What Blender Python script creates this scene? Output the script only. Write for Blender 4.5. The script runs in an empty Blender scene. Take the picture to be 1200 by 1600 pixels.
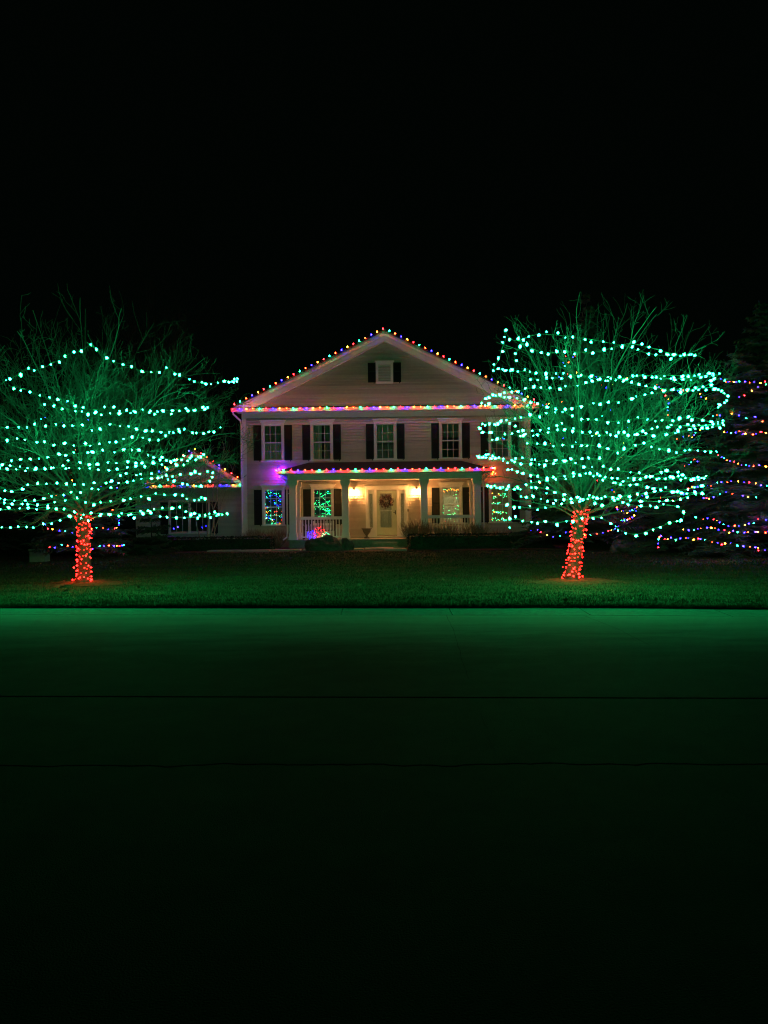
import bpy, math, random
import numpy as np
from math import sin, cos, pi, radians, sqrt
from mathutils import Vector, Matrix, noise
random.seed(7); np.random.seed(7)
SC = bpy.context.scene
COL = SC.collection

# ------------------------------------------------------------------ camera
FL, CAMH, HOR, ROLL = 1159.0, 1.6, 812.0, radians(0.7)
cam = bpy.data.cameras.new('camera'); cam.sensor_width = 36; cam.lens = FL/1600*36
cam.shift_y = 12/1600; cam.clip_end = 600; cam.clip_start = 0.05
camo = bpy.data.objects.new('camera', cam); COL.objects.link(camo)
camo.location = (0, 0, CAMH); camo.rotation_euler = (radians(90), ROLL, 0)
SC.camera = camo
# ------------------------------------------------------------------ night sky, very faint moon-like ambient
W = bpy.data.worlds.new('World'); SC.world = W; W.use_nodes = True
nt = W.node_tree; bg = nt.nodes['Background']
bg.inputs['Color'].default_value = (0.25, 0.62, 0.40, 1); bg.inputs['Strength'].default_value = 0.0016
SC.view_settings.view_transform = 'Standard'; SC.view_settings.look = 'None'
SC.view_settings.gamma = 1; SC.view_settings.use_curve_mapping = False; SC.view_settings.exposure = 0.12
SC.render.engine = 'CYCLES'
cy = SC.cycles
cy.pixel_filter_type = 'BLACKMAN_HARRIS'; cy.filter_width = 1.2; cy.use_denoising = True; cy.denoiser = 'OPENIMAGEDENOISE'; cy.denoising_input_passes = 'RGB_ALBEDO_NORMAL'
cy.max_bounces = 5; cy.diffuse_bounces = 2; cy.glossy_bounces = 3; cy.transmission_bounces = 4; cy.transparent_max_bounces = 10
cy.sample_clamp_indirect = 6.0; cy.use_light_tree = True; cy.caustics_reflective = False; cy.caustics_refractive = False

# light levels of the lamps in the place
GREEN_L, TRUNK_L, MULTI_L, PORCH_L = 130.0, 80.0, 98.0, 1900.0

# ------------------------------------------------------------------ helpers
def ray(px, py):
    u, v = px-600, HOR-py
    return (u*cos(ROLL)+v*sin(ROLL))/FL, (-u*sin(ROLL)+v*cos(ROLL))/FL
def P(px, py, Y):                    # a point of the place seen in direction px,py at distance Y
    a, b = ray(px, py); return Vector((a*Y, Y, CAMH+b*Y))
def G(px, py, z=0.0):                # the same on a level z
    a, b = ray(px, py); Y = (z-CAMH)/b; return Vector((a*Y, Y, z))
HX, HY, HZ = 0.15, 36.2, 0.30        # house origin: foot of the facade's middle
def gz(x, y):
    e = 13.1-0.1*x; d = y-e
    t = min(max(d/20, 0), 1)
    z = 0.07+0.22*t*t*(3-2*t)+0.012*noise.noise(Vector((x*.35, y*.35, 0)))*min(1, max(d, 0))
    for tx, ty in ((-7.36, 18.1), (4.28, 17.0)):
        r = math.hypot(x-tx, y-ty); z += 0.06*math.exp(-(r/1.0)**2)
    return z

MATS = {}
def mat(name, col, rough=.7, n=None, amt=.25, bump=0, bscale=None, col2=None, spec=.4, metal=0, thr=None, coord='pos'):
    if name in MATS: return MATS[name]
    m = bpy.data.materials.new(name); m.use_nodes = True; t = m.node_tree; b = t.nodes['Principled BSDF']
    b.inputs['Base Color'].default_value = (*col, 1); b.inputs['Roughness'].default_value = rough
    b.inputs['Specular IOR Level'].default_value = spec; b.inputs['Metallic'].default_value = metal
    g = t.nodes.new('ShaderNodeNewGeometry')
    if n:
        vec = g.outputs['Position']
        if isinstance(n, tuple):
            mp = t.nodes.new('ShaderNodeMapping'); mp.inputs['Scale'].default_value = n; t.links.new(vec, mp.inputs[0]); vec = mp.outputs[0]; sc = 1
        else: sc = n
        nz = t.nodes.new('ShaderNodeTexNoise'); nz.inputs['Scale'].default_value = sc; nz.inputs['Detail'].default_value = 6; nz.inputs['Roughness'].default_value = .65
        t.links.new(vec, nz.inputs['Vector'])
        rp = t.nodes.new('ShaderNodeValToRGB'); c2 = col2 or tuple(c*(1-amt) for c in col)
        rp.color_ramp.elements[0].color = (*c2, 1); rp.color_ramp.elements[1].color = (*[min(1, c*(1+(0 if col2 else amt*.6))) for c in col], 1)
        rp.color_ramp.elements[0].position = (thr or (.3, .7))[0]; rp.color_ramp.elements[1].position = (thr or (.3, .7))[1]
        t.links.new(nz.outputs[0], rp.inputs[0]); t.links.new(rp.outputs[0], b.inputs['Base Color'])
    if bump:
        nb = t.nodes.new('ShaderNodeTexNoise'); nb.inputs['Scale'].default_value = bscale or 20; nb.inputs['Detail'].default_value = 5
        t.links.new(g.outputs['Position'], nb.inputs['Vector'])
        bp = t.nodes.new('ShaderNodeBump'); bp.inputs['Strength'].default_value = bump; bp.inputs['Distance'].default_value = .03
        t.links.new(nb.outputs[0], bp.inputs['Height']); t.links.new(bp.outputs[0], b.inputs['Normal'])
    MATS[name] = m; return m
def emit(name, col, s):
    m = bpy.data.materials.new(name); m.use_nodes = True; t = m.node_tree; t.nodes.clear()
    e = t.nodes.new('ShaderNodeEmission'); e.inputs[0].default_value = (*col, 1); e.inputs[1].default_value = s
    o = t.nodes.new('ShaderNodeOutputMaterial'); t.links.new(e.outputs[0], o.inputs[0]); MATS[name] = m; return m
def glass_mat(name, refl=.12, tint=(.9, .95, .92)):
    m = bpy.data.materials.new(name); m.use_nodes = True; t = m.node_tree; t.nodes.clear()
    tr = t.nodes.new('ShaderNodeBsdfTransparent'); tr.inputs[0].default_value = (*tint, 1)
    gl = t.nodes.new('ShaderNodeBsdfGlossy'); gl.inputs['Roughness'].default_value = .015
    fr = t.nodes.new('ShaderNodeFresnel'); fr.inputs[0].default_value = 1.5
    mu = t.nodes.new('ShaderNodeMath'); mu.operation = 'MULTIPLY_ADD'; mu.inputs[1].default_value = 1.6; mu.inputs[2].default_value = refl-.06
    g = t.nodes.new('ShaderNodeNewGeometry'); nb = t.nodes.new('ShaderNodeTexNoise'); nb.inputs['Scale'].default_value = 3
    t.links.new(g.outputs['Position'], nb.inputs['Vector'])
    bp = t.nodes.new('ShaderNodeBump'); bp.inputs['Strength'].default_value = .05; bp.inputs['Distance'].default_value = .02
    t.links.new(nb.outputs[0], bp.inputs['Height']); t.links.new(bp.outputs[0], gl.inputs['Normal'])
    mx = t.nodes.new('ShaderNodeMixShader'); o = t.nodes.new('ShaderNodeOutputMaterial')
    t.links.new(fr.outputs[0], mu.inputs[0]); t.links.new(mu.outputs[0], mx.inputs[0]); t.links.new(tr.outputs[0], mx.inputs[1]); t.links.new(gl.outputs[0], mx.inputs[2]); t.links.new(mx.outputs[0], o.inputs[0])
    MATS[name] = m; return m

class MB:
    def __init__(s): s.v = []; s.f = []; s.mi = []
    def add(s, vs, fs, mi=0):
        o = len(s.v); s.v += [tuple(a) for a in vs]; s.f += [tuple(o+i for i in f) for f in fs]; s.mi += [mi]*len(fs); return s
    def box(s, x0, x1, y0, y1, z0, z1, mi=0, M=None):
        vs = [Vector(p) for p in ((x0,y0,z0),(x1,y0,z0),(x1,y1,z0),(x0,y1,z0),(x0,y0,z1),(x1,y0,z1),(x1,y1,z1),(x0,y1,z1))]
        if M: vs = [M @ v for v in vs]
        return s.add(vs, [(0,3,2,1),(4,5,6,7),(0,1,5,4),(1,2,6,5),(2,3,7,6),(3,0,4,7)], mi)
    def quad(s, a, b, c, d, mi=0): return s.add([a, b, c, d], [(0,1,2,3)], mi)
    def prism(s, pts, y0, y1, mi=0):          # polygon in x,z extruded along y
        n = len(pts); vs = [(p[0], y0, p[1]) for p in pts]+[(p[0], y1, p[1]) for p in pts]
        fs = [tuple(range(n)), tuple(range(2*n-1, n-1, -1))]+[(i, i+n, (i+1) % n+n, (i+1) % n) for i in range(n)]
        return s.add(vs, fs, mi)
    def tube(s, pts, rs, n=5, mi=0, cap=False):
        o = len(s.v); k = len(pts); ref = Vector((0, 0, 1))
        for i, p in enumerate(pts):
            d = (pts[min(i+1, k-1)]-pts[max(i-1, 0)])
            if d.length < 1e-9: d = Vector((0,0,1))
            d.normalize()
            a = d.cross(ref if abs(d.z) < .9 else Vector((1, 0, 0))).normalized(); b = d.cross(a)
            for j in range(n):
                t = 2*pi*j/n; q = p+(a*cos(t)+b*sin(t))*rs[i]; s.v.append((q.x, q.y, q.z))
        for i in range(k-1):
            for j in range(n):
                s.f.append((o+i*n+j, o+i*n+(j+1) % n, o+(i+1)*n+(j+1) % n, o+(i+1)*n+j)); s.mi.append(mi)
        if cap: s.f.append(tuple(o+j for j in range(n))[::-1]); s.mi.append(mi); s.f.append(tuple(o+(k-1)*n+j for j in range(n))); s.mi.append(mi)
        return s
    def lathe(s, prof, n=12, c=(0,0,0), mi=0):      # prof: (r,z)
        return s.tube([Vector((c[0], c[1], c[2]+z)) for r, z in prof], [r for r, z in prof], n, mi, True) if False else s._lathe(prof, n, c, mi)
    def _lathe(s, prof, n, c, mi):
        o = len(s.v); k = len(prof)
        for r, z in prof:
            for j in range(n):
                t = 2*pi*j/n; s.v.append((c[0]+r*cos(t), c[1]+r*sin(t), c[2]+z))
        for i in range(k-1):
            for j in range(n): s.f.append((o+i*n+j, o+i*n+(j+1) % n, o+(i+1)*n+(j+1) % n, o+(i+1)*n+j)); s.mi.append(mi)
        s.f.append(tuple(o+j for j in range(n))[::-1]); s.f.append(tuple(o+(k-1)*n+j for j in range(n))); s.mi += [mi, mi]
        return s
    def mesh(s, name, mats, smooth=False):
        me = bpy.data.meshes.new(name); me.from_pydata(s.v, [], s.f)
        for m in (mats if isinstance(mats, (list, tuple)) else [mats]): me.materials.append(m)
        me.polygons.foreach_set('material_index', s.mi)
        if smooth: me.polygons.foreach_set('use_smooth', [True]*len(s.f))
        me.update(); return me
    def build(s, name, mats, parent=None, smooth=False, kind=None):
        return link(name, s.mesh(name, mats, smooth), parent, kind=kind)
def link(name, me, parent=None, loc=None, rot=None, scale=None, kind=None):
    o = bpy.data.objects.new(name, me); COL.objects.link(o)
    if parent: o.parent = parent
    if loc is not None: o.location = loc
    if rot is not None: o.rotation_euler = rot
    if scale is not None: o.scale = scale
    if kind: o['kind'] = kind
    return o
def thing(name, label, cat, loc=(0,0,0), rotz=0, group=None):
    o = link(name, None, None, loc, (0, 0, rotz)); return tag(o, label, cat, group)
def tag(o, label, cat, group=None):
    o['label'] = label; o['category'] = cat
    if group: o['group'] = group
    return o
def recentre(o):                      # put a mesh thing's origin at its foot
    me = o.data; vs = np.empty(len(me.vertices)*3, 'f'); me.vertices.foreach_get('co', vs); vs = vs.reshape(-1, 3)
    c = np.array([(vs[:,0].min()+vs[:,0].max())/2, (vs[:,1].min()+vs[:,1].max())/2, vs[:,2].min()])
    me.vertices.foreach_set('co', (vs-c).astype('f').ravel()); me.update(); o.location = Vector(o.location)+Vector(c.tolist()); return o

# ------------------------------------------------------------------ materials
M_siding = mat('siding_vinyl', (.57, .52, .45), .55, 6, .08, .12, 60)
_t = M_siding.node_tree; _b = _t.nodes['Principled BSDF']; _o = _b.inputs['Base Color'].links[0].from_socket      # each board weathered a little differently
_i = _t.nodes.new('ShaderNodeObjectInfo'); _r = _t.nodes.new('ShaderNodeMapRange'); _r.inputs['To Min'].default_value = .84; _r.inputs['To Max'].default_value = 1.04; _t.links.new(_i.outputs['Random'], _r.inputs['Value'])
_m = _t.nodes.new('ShaderNodeMix'); _m.data_type = 'RGBA'; _m.blend_type = 'MULTIPLY'; _m.inputs[0].default_value = 1; _t.links.new(_o, _m.inputs[6]); _t.links.new(_r.outputs[0], _m.inputs[7]); _t.links.new(_m.outputs[2], _b.inputs['Base Color'])
M_white = mat('white_trim', (.80, .80, .77), .5, 5, .07, .08, 40)
M_shut = mat('shutter_green', (.010, .016, .014), .45, 8, .2)
M_roof = mat('roof_shingle', (.045, .04, .038), .85, 14, .5, .5, 40)
M_dark = mat('dark_metal', (.02, .02, .02), .45)
M_wallin = mat('room_paint', (.55, .50, .38), .8, 3, .08)
M_floorin = mat('room_floor', (.22, .13, .07), .6, 5, .2)
M_curtain = mat('curtain', (.78, .80, .80), .9, (18, 18, .5), .25)
M_lace = mat('lace', (.80, .78, .68), .9, (30, 30, 6), .4)
M_door = mat('door_paint', (.55, .62, .48), .45, 6, .08)
M_glass = glass_mat('window_glass', .085)
M_bark = mat('bark', (.038, .034, .030), .85, 9, .4, .6, 35)
M_twig = mat('twig_bark', (.10, .092, .086), .8, 5, .3, spec=.2)
M_birch = mat('birch_bark', (.40, .36, .33), .7, (10, 10, 30), .4)
M_shrubtwig = mat('shrub_twig', (.30, .20, .15), .8, 8, .3)
M_needle = mat('conifer_needles', (.075, .11, .08), .6, 3, .45)
M_hedge = mat('hedge_leaf', (.020, .04, .020), .6, 7, .45)
M_rock = mat('rock', (.16, .15, .13), .85, 5, .5, .9, 9, col2=(.05, .055, .045))
M_mulch = mat('mulch', (.11, .065, .045), .95, 30, .6, .9, 45)
M_mulchr = mat('bare_soil', (.10, .065, .04), .95, 14, .5, .9, 45, spec=.05)
M_lawn = mat('lawn_soil', (.062, .070, .040), .95, (.45, 1.9, 1), .45, .9, 30, col2=(.028, .038, .015), spec=.1)
M_grass = mat('grass_blade', (.075, .088, .050), .8, (.7, 1.9, 1), .45, col2=(.016, .026, .012), spec=.1)
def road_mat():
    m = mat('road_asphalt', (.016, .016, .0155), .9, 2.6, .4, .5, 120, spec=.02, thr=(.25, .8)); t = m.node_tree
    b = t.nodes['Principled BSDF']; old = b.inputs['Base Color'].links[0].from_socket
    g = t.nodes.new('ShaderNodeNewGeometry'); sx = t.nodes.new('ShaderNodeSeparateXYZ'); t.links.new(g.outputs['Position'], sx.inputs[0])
    # tree lights' falloff put into the colour: paler towards the gutter, ragged in outline
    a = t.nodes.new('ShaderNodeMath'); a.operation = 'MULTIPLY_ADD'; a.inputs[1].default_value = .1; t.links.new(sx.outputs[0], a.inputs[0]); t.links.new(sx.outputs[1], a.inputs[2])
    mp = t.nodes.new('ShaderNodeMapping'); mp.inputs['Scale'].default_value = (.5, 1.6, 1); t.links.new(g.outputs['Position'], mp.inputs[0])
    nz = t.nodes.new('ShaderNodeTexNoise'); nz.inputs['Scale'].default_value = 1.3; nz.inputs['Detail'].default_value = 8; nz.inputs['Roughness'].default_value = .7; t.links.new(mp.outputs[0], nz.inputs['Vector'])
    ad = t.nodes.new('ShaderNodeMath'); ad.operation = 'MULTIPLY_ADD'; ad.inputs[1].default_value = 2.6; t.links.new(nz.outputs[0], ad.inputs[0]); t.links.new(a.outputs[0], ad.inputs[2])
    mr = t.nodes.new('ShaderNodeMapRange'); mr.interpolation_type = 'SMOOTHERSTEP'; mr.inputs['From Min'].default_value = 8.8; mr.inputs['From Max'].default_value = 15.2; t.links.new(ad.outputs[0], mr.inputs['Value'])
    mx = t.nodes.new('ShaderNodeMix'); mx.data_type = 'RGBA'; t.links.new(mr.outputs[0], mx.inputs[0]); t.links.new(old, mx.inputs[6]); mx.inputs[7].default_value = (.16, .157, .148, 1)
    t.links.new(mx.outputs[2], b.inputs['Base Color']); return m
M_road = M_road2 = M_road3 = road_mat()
M_kerb = mat('kerb_concrete', (.12, .12, .113), .85, 9, .25, .3, 90, spec=.05)
M_tar = mat('joint_tar', (.006, .006, .006), .95, 20, .3, spec=0)
M_slab = mat('path_stone', (.42, .38, .35), .8, 6, .25, .3, 40)
M_leaf = mat('dead_leaf', (.11, .075, .04), .8, 12, .4)
M_cable = mat('light_cable', (.01, .03, .015), .6)
M_urn = mat('urn_stone', (.16, .14, .11), .8, 20, .3, .4, 40)
M_bench = mat('bench_wood', (.05, .035, .03), .6, 14, .3)
M_wreath = mat('wreath_red', (.085, .016, .018), .7, 40, .8)
M_ribbon = mat('ribbon', (.45, .30, .25), .5, 20, .2)
M_step = mat('step_wood', (.30, .32, .28), .6, 9, .25)
M_box = mat('utility_box', (.25, .30, .26), .6, 9, .2)

_t = M_lace.node_tree; _b = _t.nodes['Principled BSDF']; _b.inputs['Transmission Weight'].default_value = 0
_tr = _t.nodes.new('ShaderNodeBsdfTranslucent'); _tr.inputs[0].default_value = (.8, .74, .6, 1); _mx = _t.nodes.new('ShaderNodeMixShader'); _mx.inputs[0].default_value = .45
_out = _t.nodes['Material Output']; _t.links.new(_b.outputs[0], _mx.inputs[1]); _t.links.new(_tr.outputs[0], _mx.inputs[2]); _t.links.new(_mx.outputs[0], _out.inputs[0])
# ------------------------------------------------------------------ ground
def kerb_y(x):                         # back of the gutter, from the street's own bend
    y = 13.14-0.1*x
    if x > 3.3: y -= 0.05*(x-3.3)**1.45
    return y
xs = np.concatenate([np.linspace(-90, -14, 20), np.linspace(-13, 13, 105), np.linspace(14, 90, 20)])
def strip_mesh(name, f0, f1, z0f, z1f, m, ny=1):
    b = MB(); n = len(xs)
    for j in range(ny+1):
        t = j/ny
        for x in xs:
            ya, yb = f0(x), f1(x); y = ya+(yb-ya)*t; b.v.append((x, y, z0f(x, y)+(z1f(x, y)-z0f(x, y))*t))
    for j in range(ny):
        for i in range(n-1): b.f.append((j*n+i, j*n+i+1, (j+1)*n+i+1, (j+1)*n+i)); b.mi.append(0)
    return b
# lawn sheet: rows from the kerb to the horizon
lb = MB(); rows = list(np.concatenate([np.linspace(0, 3, 16), np.linspace(3.4, 24, 42), [28, 35, 50, 80, 140, 300]])); n = len(xs)
for d in rows:
    for x in xs:
        y = kerb_y(x)+.02+d; lb.v.append((x, y, gz(x, y)+(0 if d > 0 else -.01)+.012*noise.noise(Vector((x*3, y*3, 5)))))
for j in range(len(rows)-1):
    for i in range(n-1): lb.f.append((j*n+i, j*n+i+1, (j+1)*n+i+1, (j+1)*n+i)); lb.mi.append(0)
o = len(lb.v)
for x in xs: lb.v.append((x, kerb_y(x)+.03, -.05))
for i in range(n-1): lb.f.append((o+i, o+i+1, i+1, i)); lb.mi.append(0)
lb.build('lawn', M_lawn, smooth=True, kind='structure')
# kerb and gutter pan, in cast lengths
kerb = link('kerb', None, kind='structure')
jx = [-90, -60, -40, -25, -16.4, -9.3, -5.55, -3.15, -.75, 1.12, 3.35, 5.5, 7.9, 10.6, 14, 20, 30, 50, 90]
for a, b_ in zip(jx[:-1], jx[1:]):
    b = MB(); k = max(2, int((b_-a)/.7)); g = .007
    prof = [(.70, -.10), (.70, .002), (.10, .026), (.02, .036), (.012, .020), (.012, -.10)]
    for i in range(k+1):
        x = a+g+(b_-a-2*g)*i/k; y0 = kerb_y(x)
        for d, z in prof: b.v.append((x, y0-d, z+.003*noise.noise(Vector((x*1.3, d, 2)))))
    m_ = len(prof)
    for i in range(k):
        for j in range(m_-1): b.f.append((i*m_+j, (i+1)*m_+j, (i+1)*m_+j+1, i*m_+j+1)); b.mi.append(0)
    b.f += [tuple(range(m_)), tuple(k*m_+j for j in range(m_))[::-1]]; b.mi += [0, 0]
    b.build('kerbstone', M_kerb, kerb)
# street: poured lanes with sealed joints between them
def j1(x): return 6.67-.062*x+.006*noise.noise(Vector((x*2, 0, 3)))
def j2(x): return 4.84-.03*x+.05*noise.noise(Vector((x*1.6, 1, 7)))+.03*noise.noise(Vector((x*6, 4, 1)))+.012*noise.noise(Vector((x*21, 4, 1)))
def j3(x): return 1.2+.02*x
road = link('road', MB().quad((-90, -30, -.03), (90, -30, -.03), (90, 21.5, -.03), (-90, 21.5, -.03)).mesh('road', M_tar), kind='structure')
fine = np.concatenate([np.linspace(-90, -8, 15), np.linspace(-7.9, 7.9, 400), np.linspace(8, 90, 15)])
def lane(f0, f1, g0, g1, m):
    global xs
    sv = xs; xs = fine
    b = strip_mesh('lane', lambda x: f0(x)+g0, lambda x: f1(x)-g1, lambda x, y: 0, lambda x, y: 0, m, 6)
    k = len(fine)
    for row, dy in ((0, .0), (6, 0)):
        o = len(b.v)
        for i in range(k): v = b.v[row*k+i]; b.v.append((v[0], v[1], -.03))
        for i in range(k-1): b.f.append((row*k+i, row*k+i+1, o+i+1, o+i)); b.mi.append(0)
    xs = sv; b.build('lane_slab', m, road)
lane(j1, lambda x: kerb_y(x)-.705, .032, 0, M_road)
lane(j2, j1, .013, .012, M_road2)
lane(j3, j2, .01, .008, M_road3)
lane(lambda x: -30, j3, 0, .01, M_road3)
def crack(pts, w):
    b = MB(); q = []
    for (a, c) in zip(pts[:-1], pts[1:]):
        for i in range(8): q.append(a.lerp(c, i/8))
    q.append(pts[-1])
    L, R = [], []
    for i, p in enumerate(q):
        d = (q[min(i+1, len(q)-1)]-q[max(i-1, 0)]).normalized(); s = Vector((-d.y, d.x, 0)); p = p+s*.02*noise.noise(p*4)
        ww = w*(.6+.5*noise.noise(p*7)); L.append(p+s*ww); R.append(p-s*ww)
    for i in range(len(q)-1): b.quad(L[i], L[i+1], R[i+1], R[i])
    for k_, v in enumerate(b.v): b.v[k_] = (v[0], v[1], .004)
    b.build('crack_seal', M_tar, road)
crack([G(697, 962), G(709, 985), G(721, 1030), G(734, 1062)], .003)
crack([G(749, 1110), G(758, 1135), G(774, 1180)], .002)
crack([G(912, 962), G(965, 983), G(1020, 1011)], .004)
crack([G(665, 1098), G(620, 1130), G(560, 1175)], .0015)
# mulch beds and stone path in front of the house
def patch(name, pts, m, z=.006, kind='structure', n=24, jit=.12):
    b = MB(); c = Vector((sum(p[0] for p in pts)/len(pts), sum(p[1] for p in pts)/len(pts), 0)); ring = []
    for i, p in enumerate(pts):
        q = pts[(i+1) % len(pts)]
        for k in range(6):
            t = k/6; v = Vector((p[0]+(q[0]-p[0])*t, p[1]+(q[1]-p[1])*t, 0)); v += Vector((noise.noise(v*1.7), noise.noise(v*1.7+Vector((9,9,9))), 0))*jit; ring.append(v)
    R = 5
    for r in range(R+1):
        for v in ring:
            q = c.lerp(v, r/R); b.v.append((q.x, q.y, gz(q.x, q.y)+z+(.02*noise.noise(q*4)+.02 if 0 < r < R else 0)))
    k = len(ring)
    for r in range(R):
        for i in range(k): b.f.append((r*k+i, r*k+(i+1) % k, (r+1)*k+(i+1) % k, (r+1)*k+i)); b.mi.append(0)
    return b.build(name, m, smooth=True, kind=kind)
patch('mulch_bed', [(-13, 32.0), (-7, 31.2), (-3, 30.6), (0, 30.8), (1.2, 31.4), (8, 29.6), (8, 36.3), (-13, 36.3)], M_mulch)
patch('mulch_ring', [(-8.3, 18.0), (-7.4, 17.2), (-6.4, 17.9), (-6.5, 18.5), (-7.3, 18.9), (-8.1, 18.6)], M_mulchr, .01, jit=.5)
patch('mulch_ring', [(3.3, 16.9), (4.3, 16.1), (5.4, 16.7), (5.3, 17.3), (4.4, 17.8), (3.5, 17.5)], M_mulchr, .01, jit=.5)
walk = link('path', None, kind='structure')
for x0, x1, y0, y1 in ((-.85, .4, 31.9, 32.9), (.0, .95, 31.1, 31.85), (-2.0, -.9, 31.6, 32.5), (-6.2, -4.9, 31.6, 32.4), (-4.85, -3.6, 31.7, 32.3), (-7.6, -6.25, 31.8, 32.5), (-.3, .9, 33.0, 33.35), (-3.5, -2.1, 31.8, 32.5)):
    b = MB(); b.box(x0, x1, y0, y1, 0, .09); b.box(x0+.02, x1-.02, y0+.02, y1-.02, .09, .1)
    for k, v in enumerate(b.v): b.v[k] = (v[0]+.03*noise.noise(Vector(v)*2), v[1], v[2]+gz((x0+x1)/2, y0)-.02)
    b.build('flagstone', M_slab, walk)

# grass blades (mass)
def grass():
    N = 150000
    u = np.random.rand(N); d = 17.5*u**1.8; x = (np.random.rand(N)-.5)*2*(8.5+d*.65)
    y = np.array([kerb_y(a) for a in x])+.02+d
    keep = (np.hypot(x+7.36, (y-18.1)*1.2) > .75+.7*np.random.rand(N)) & (np.hypot(x-4.28, (y-17)*1.2) > .75+.7*np.random.rand(N))
    x, y, d = x[keep], y[keep], d[keep]; N = len(x)
    z = np.array([gz(a, b) for a, b in zip(x, y)])
    h = (.022+.028*np.random.rand(N))*(1+.6*np.array([noise.noise(Vector((a*.9, b*2.0, 0))) for a, b in zip(x, y)])); w = .006+.0008*d
    an = np.random.rand(N)*2*pi; lx, ly = (np.random.randn(N)*.02, np.random.randn(N)*.02)
    dx, dy = np.cos(an)*w, np.sin(an)*w
    lip = d < .05; ly[lip] -= .03
    V = np.empty((N, 3, 3), 'f'); V[:,0] = np.stack([x-dx, y-dy, z-.008], 1); V[:,1] = np.stack([x+dx, y+dy, z-.008], 1); V[:,2] = np.stack([x+lx, y+ly, z+h], 1)
    me = bpy.data.meshes.new('grass'); me.vertices.add(N*3); me.vertices.foreach_set('co', V.ravel())
    me.loops.add(N*3); me.loops.foreach_set('vertex_index', np.arange(N*3, dtype='i')); me.polygons.add(N)
    me.polygons.foreach_set('loop_start', np.arange(0, N*3, 3, dtype='i')); me.polygons.foreach_set('loop_total', np.full(N, 3, 'i'))
    me.materials.append(M_grass); me.update(calc_edges=True); link('grass', me, kind='stuff')
grass()
# fallen leaves
b = MB()
for px, py in [(101, 908.5), (103, 923), (262, 893), (365, 921), (283, 893), (562, 914), (586, 922), (800, 905), (964, 862), (884, 937), (920, 899), (440, 872), (468, 873), (482, 875), (1000, 930), (680, 880), (30, 899), (660, 925), (710, 900), (330, 915)]+[(random.uniform(0, 1200), 880+64*random.random()) for _ in range(20)]:
    p = G(px, py, .2); p.z = gz(p.x, p.y); p = G(px, py, p.z+.04); s = random.uniform(.035, .07); a = random.random()*6
    t = Vector((cos(a)*s, sin(a)*s, .01)); q = Vector((-sin(a)*s*.6, cos(a)*s*.6, .035)); b.add([p-t, p-q*.8, p+t, p+q], [(0,1,2), (0,2,3)])
b.build('fallen_leaves', M_leaf, kind='stuff')

# ------------------------------------------------------------------ house
house = thing('house', 'two storey colonial house with pale clapboards, dark shutters and front gable', 'house', (HX, HY, 0))
# wall openings (local x0,x1,z0,z1) : glass openings, casings round them
WW, WH = 1.10, 1.88
UPX = [-5.52, -3.14, -.04, 3.14, 5.54]; UPZ = 4.50
LOX = [-5.53, -3.14, 3.13, 5.52]; LOZ = 1.36
wins = [(x, UPZ) for x in UPX]+[(x, LOZ) for x in LOX]
casings = [(x-WW/2, x+WW/2, z, z+WH+.14) for x, z in wins]+[(-1.04, 1.02, .75, 3.26)]
holes = [(x-WW/2+.1, x+WW/2-.1, z+.06, z+WH-.1) for x, z in wins]+[(-.93, .91, .76, 3.05)]
FX0, FX1, FZ1 = -7.0, 6.95, 6.62
def cells(x0, x1, z0, z1, hs):
    X = sorted({x0, x1, *[h[0] for h in hs], *[h[1] for h in hs]}); Z = sorted({z0, z1, *[h[2] for h in hs], *[h[3] for h in hs]})
    for i in range(len(X)-1):
        for j in range(len(Z)-1):
            cx, cz = (X[i]+X[i+1])/2, (Z[j]+Z[j+1])/2
            if not any(h[0] < cx < h[1] and h[2] < cz < h[3] for h in hs): yield X[i], X[i+1], Z[j], Z[j+1]
b = MB()
for c in cells(FX0, FX1, .0, 7.0, holes): b.box(c[0], c[1], .0, .12, c[2], c[3])
b.box(FX0, FX0+.12, .12, 9.5, 0, 7.0); b.box(FX1-.12, FX1, .12, 9.5, 0, 7.0); b.box(FX0, FX1, 9.5, 9.62, 0, 7)
b.prism([(-6.9, 7.0), (6.85, 7.0), (-.03, 10.45)], .0, .12)
b.prism([(-6.9, 7.0), (6.85, 7.0), (-.03, 10.45)], 9.5, 9.62)
b.build('wall', M_siding, house)
# clapboards, one wedge mesh shared
PITCH = .135
wb = MB(); wb.add([(0,0,0),(1,0,0),(1,-.048,0),(0,-.048,0),(0,-.004,1),(1,-.004,1),(1,0,1),(0,0,1)], [(0,1,2,3),(3,2,5,4),(4,5,6,7),(0,3,4,7),(1,6,5,2)])
wedge = wb.mesh('siding_board', M_siding)
def board(x0, x1, z, parent, y=0, h=PITCH):
    return link('siding_board', wedge, parent, (x0, y-.002, z), None, (x1-x0, 1, h+.004))
def rows_of(x0f, x1f, z0, z1, hs, parent, y=0):
    z = z0
    while z < z1-.02:
        h = min(PITCH, z1-z); segs = [(x0f(z+h), x1f(z+h))]
        for a, b_, c, d in hs:
            if c < z+h*.5 < d:
                ns = []
                for s, e in segs:
                    if b_ <= s or a >= e: ns.append((s, e))
                    else:
                        if a > s+.02: ns.append((s, a))
                        if b_ < e-.02: ns.append((b_, e))
                segs = ns
        for s, e in segs:
            if e-s > .03: board(s, e, z, parent, y, h)
        z += PITCH
proof = (-4.35, 4.2, 3.72, 4.42)     # where the porch roof meets the wall
rows_of(lambda z: FX0+.2, lambda z: FX1-.2, .62, FZ1, casings+[proof, (-4.3, 4.2, .3, .74)], house)
RS = (10.27-7.2)/(6.0)                # slope of the rake
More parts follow.
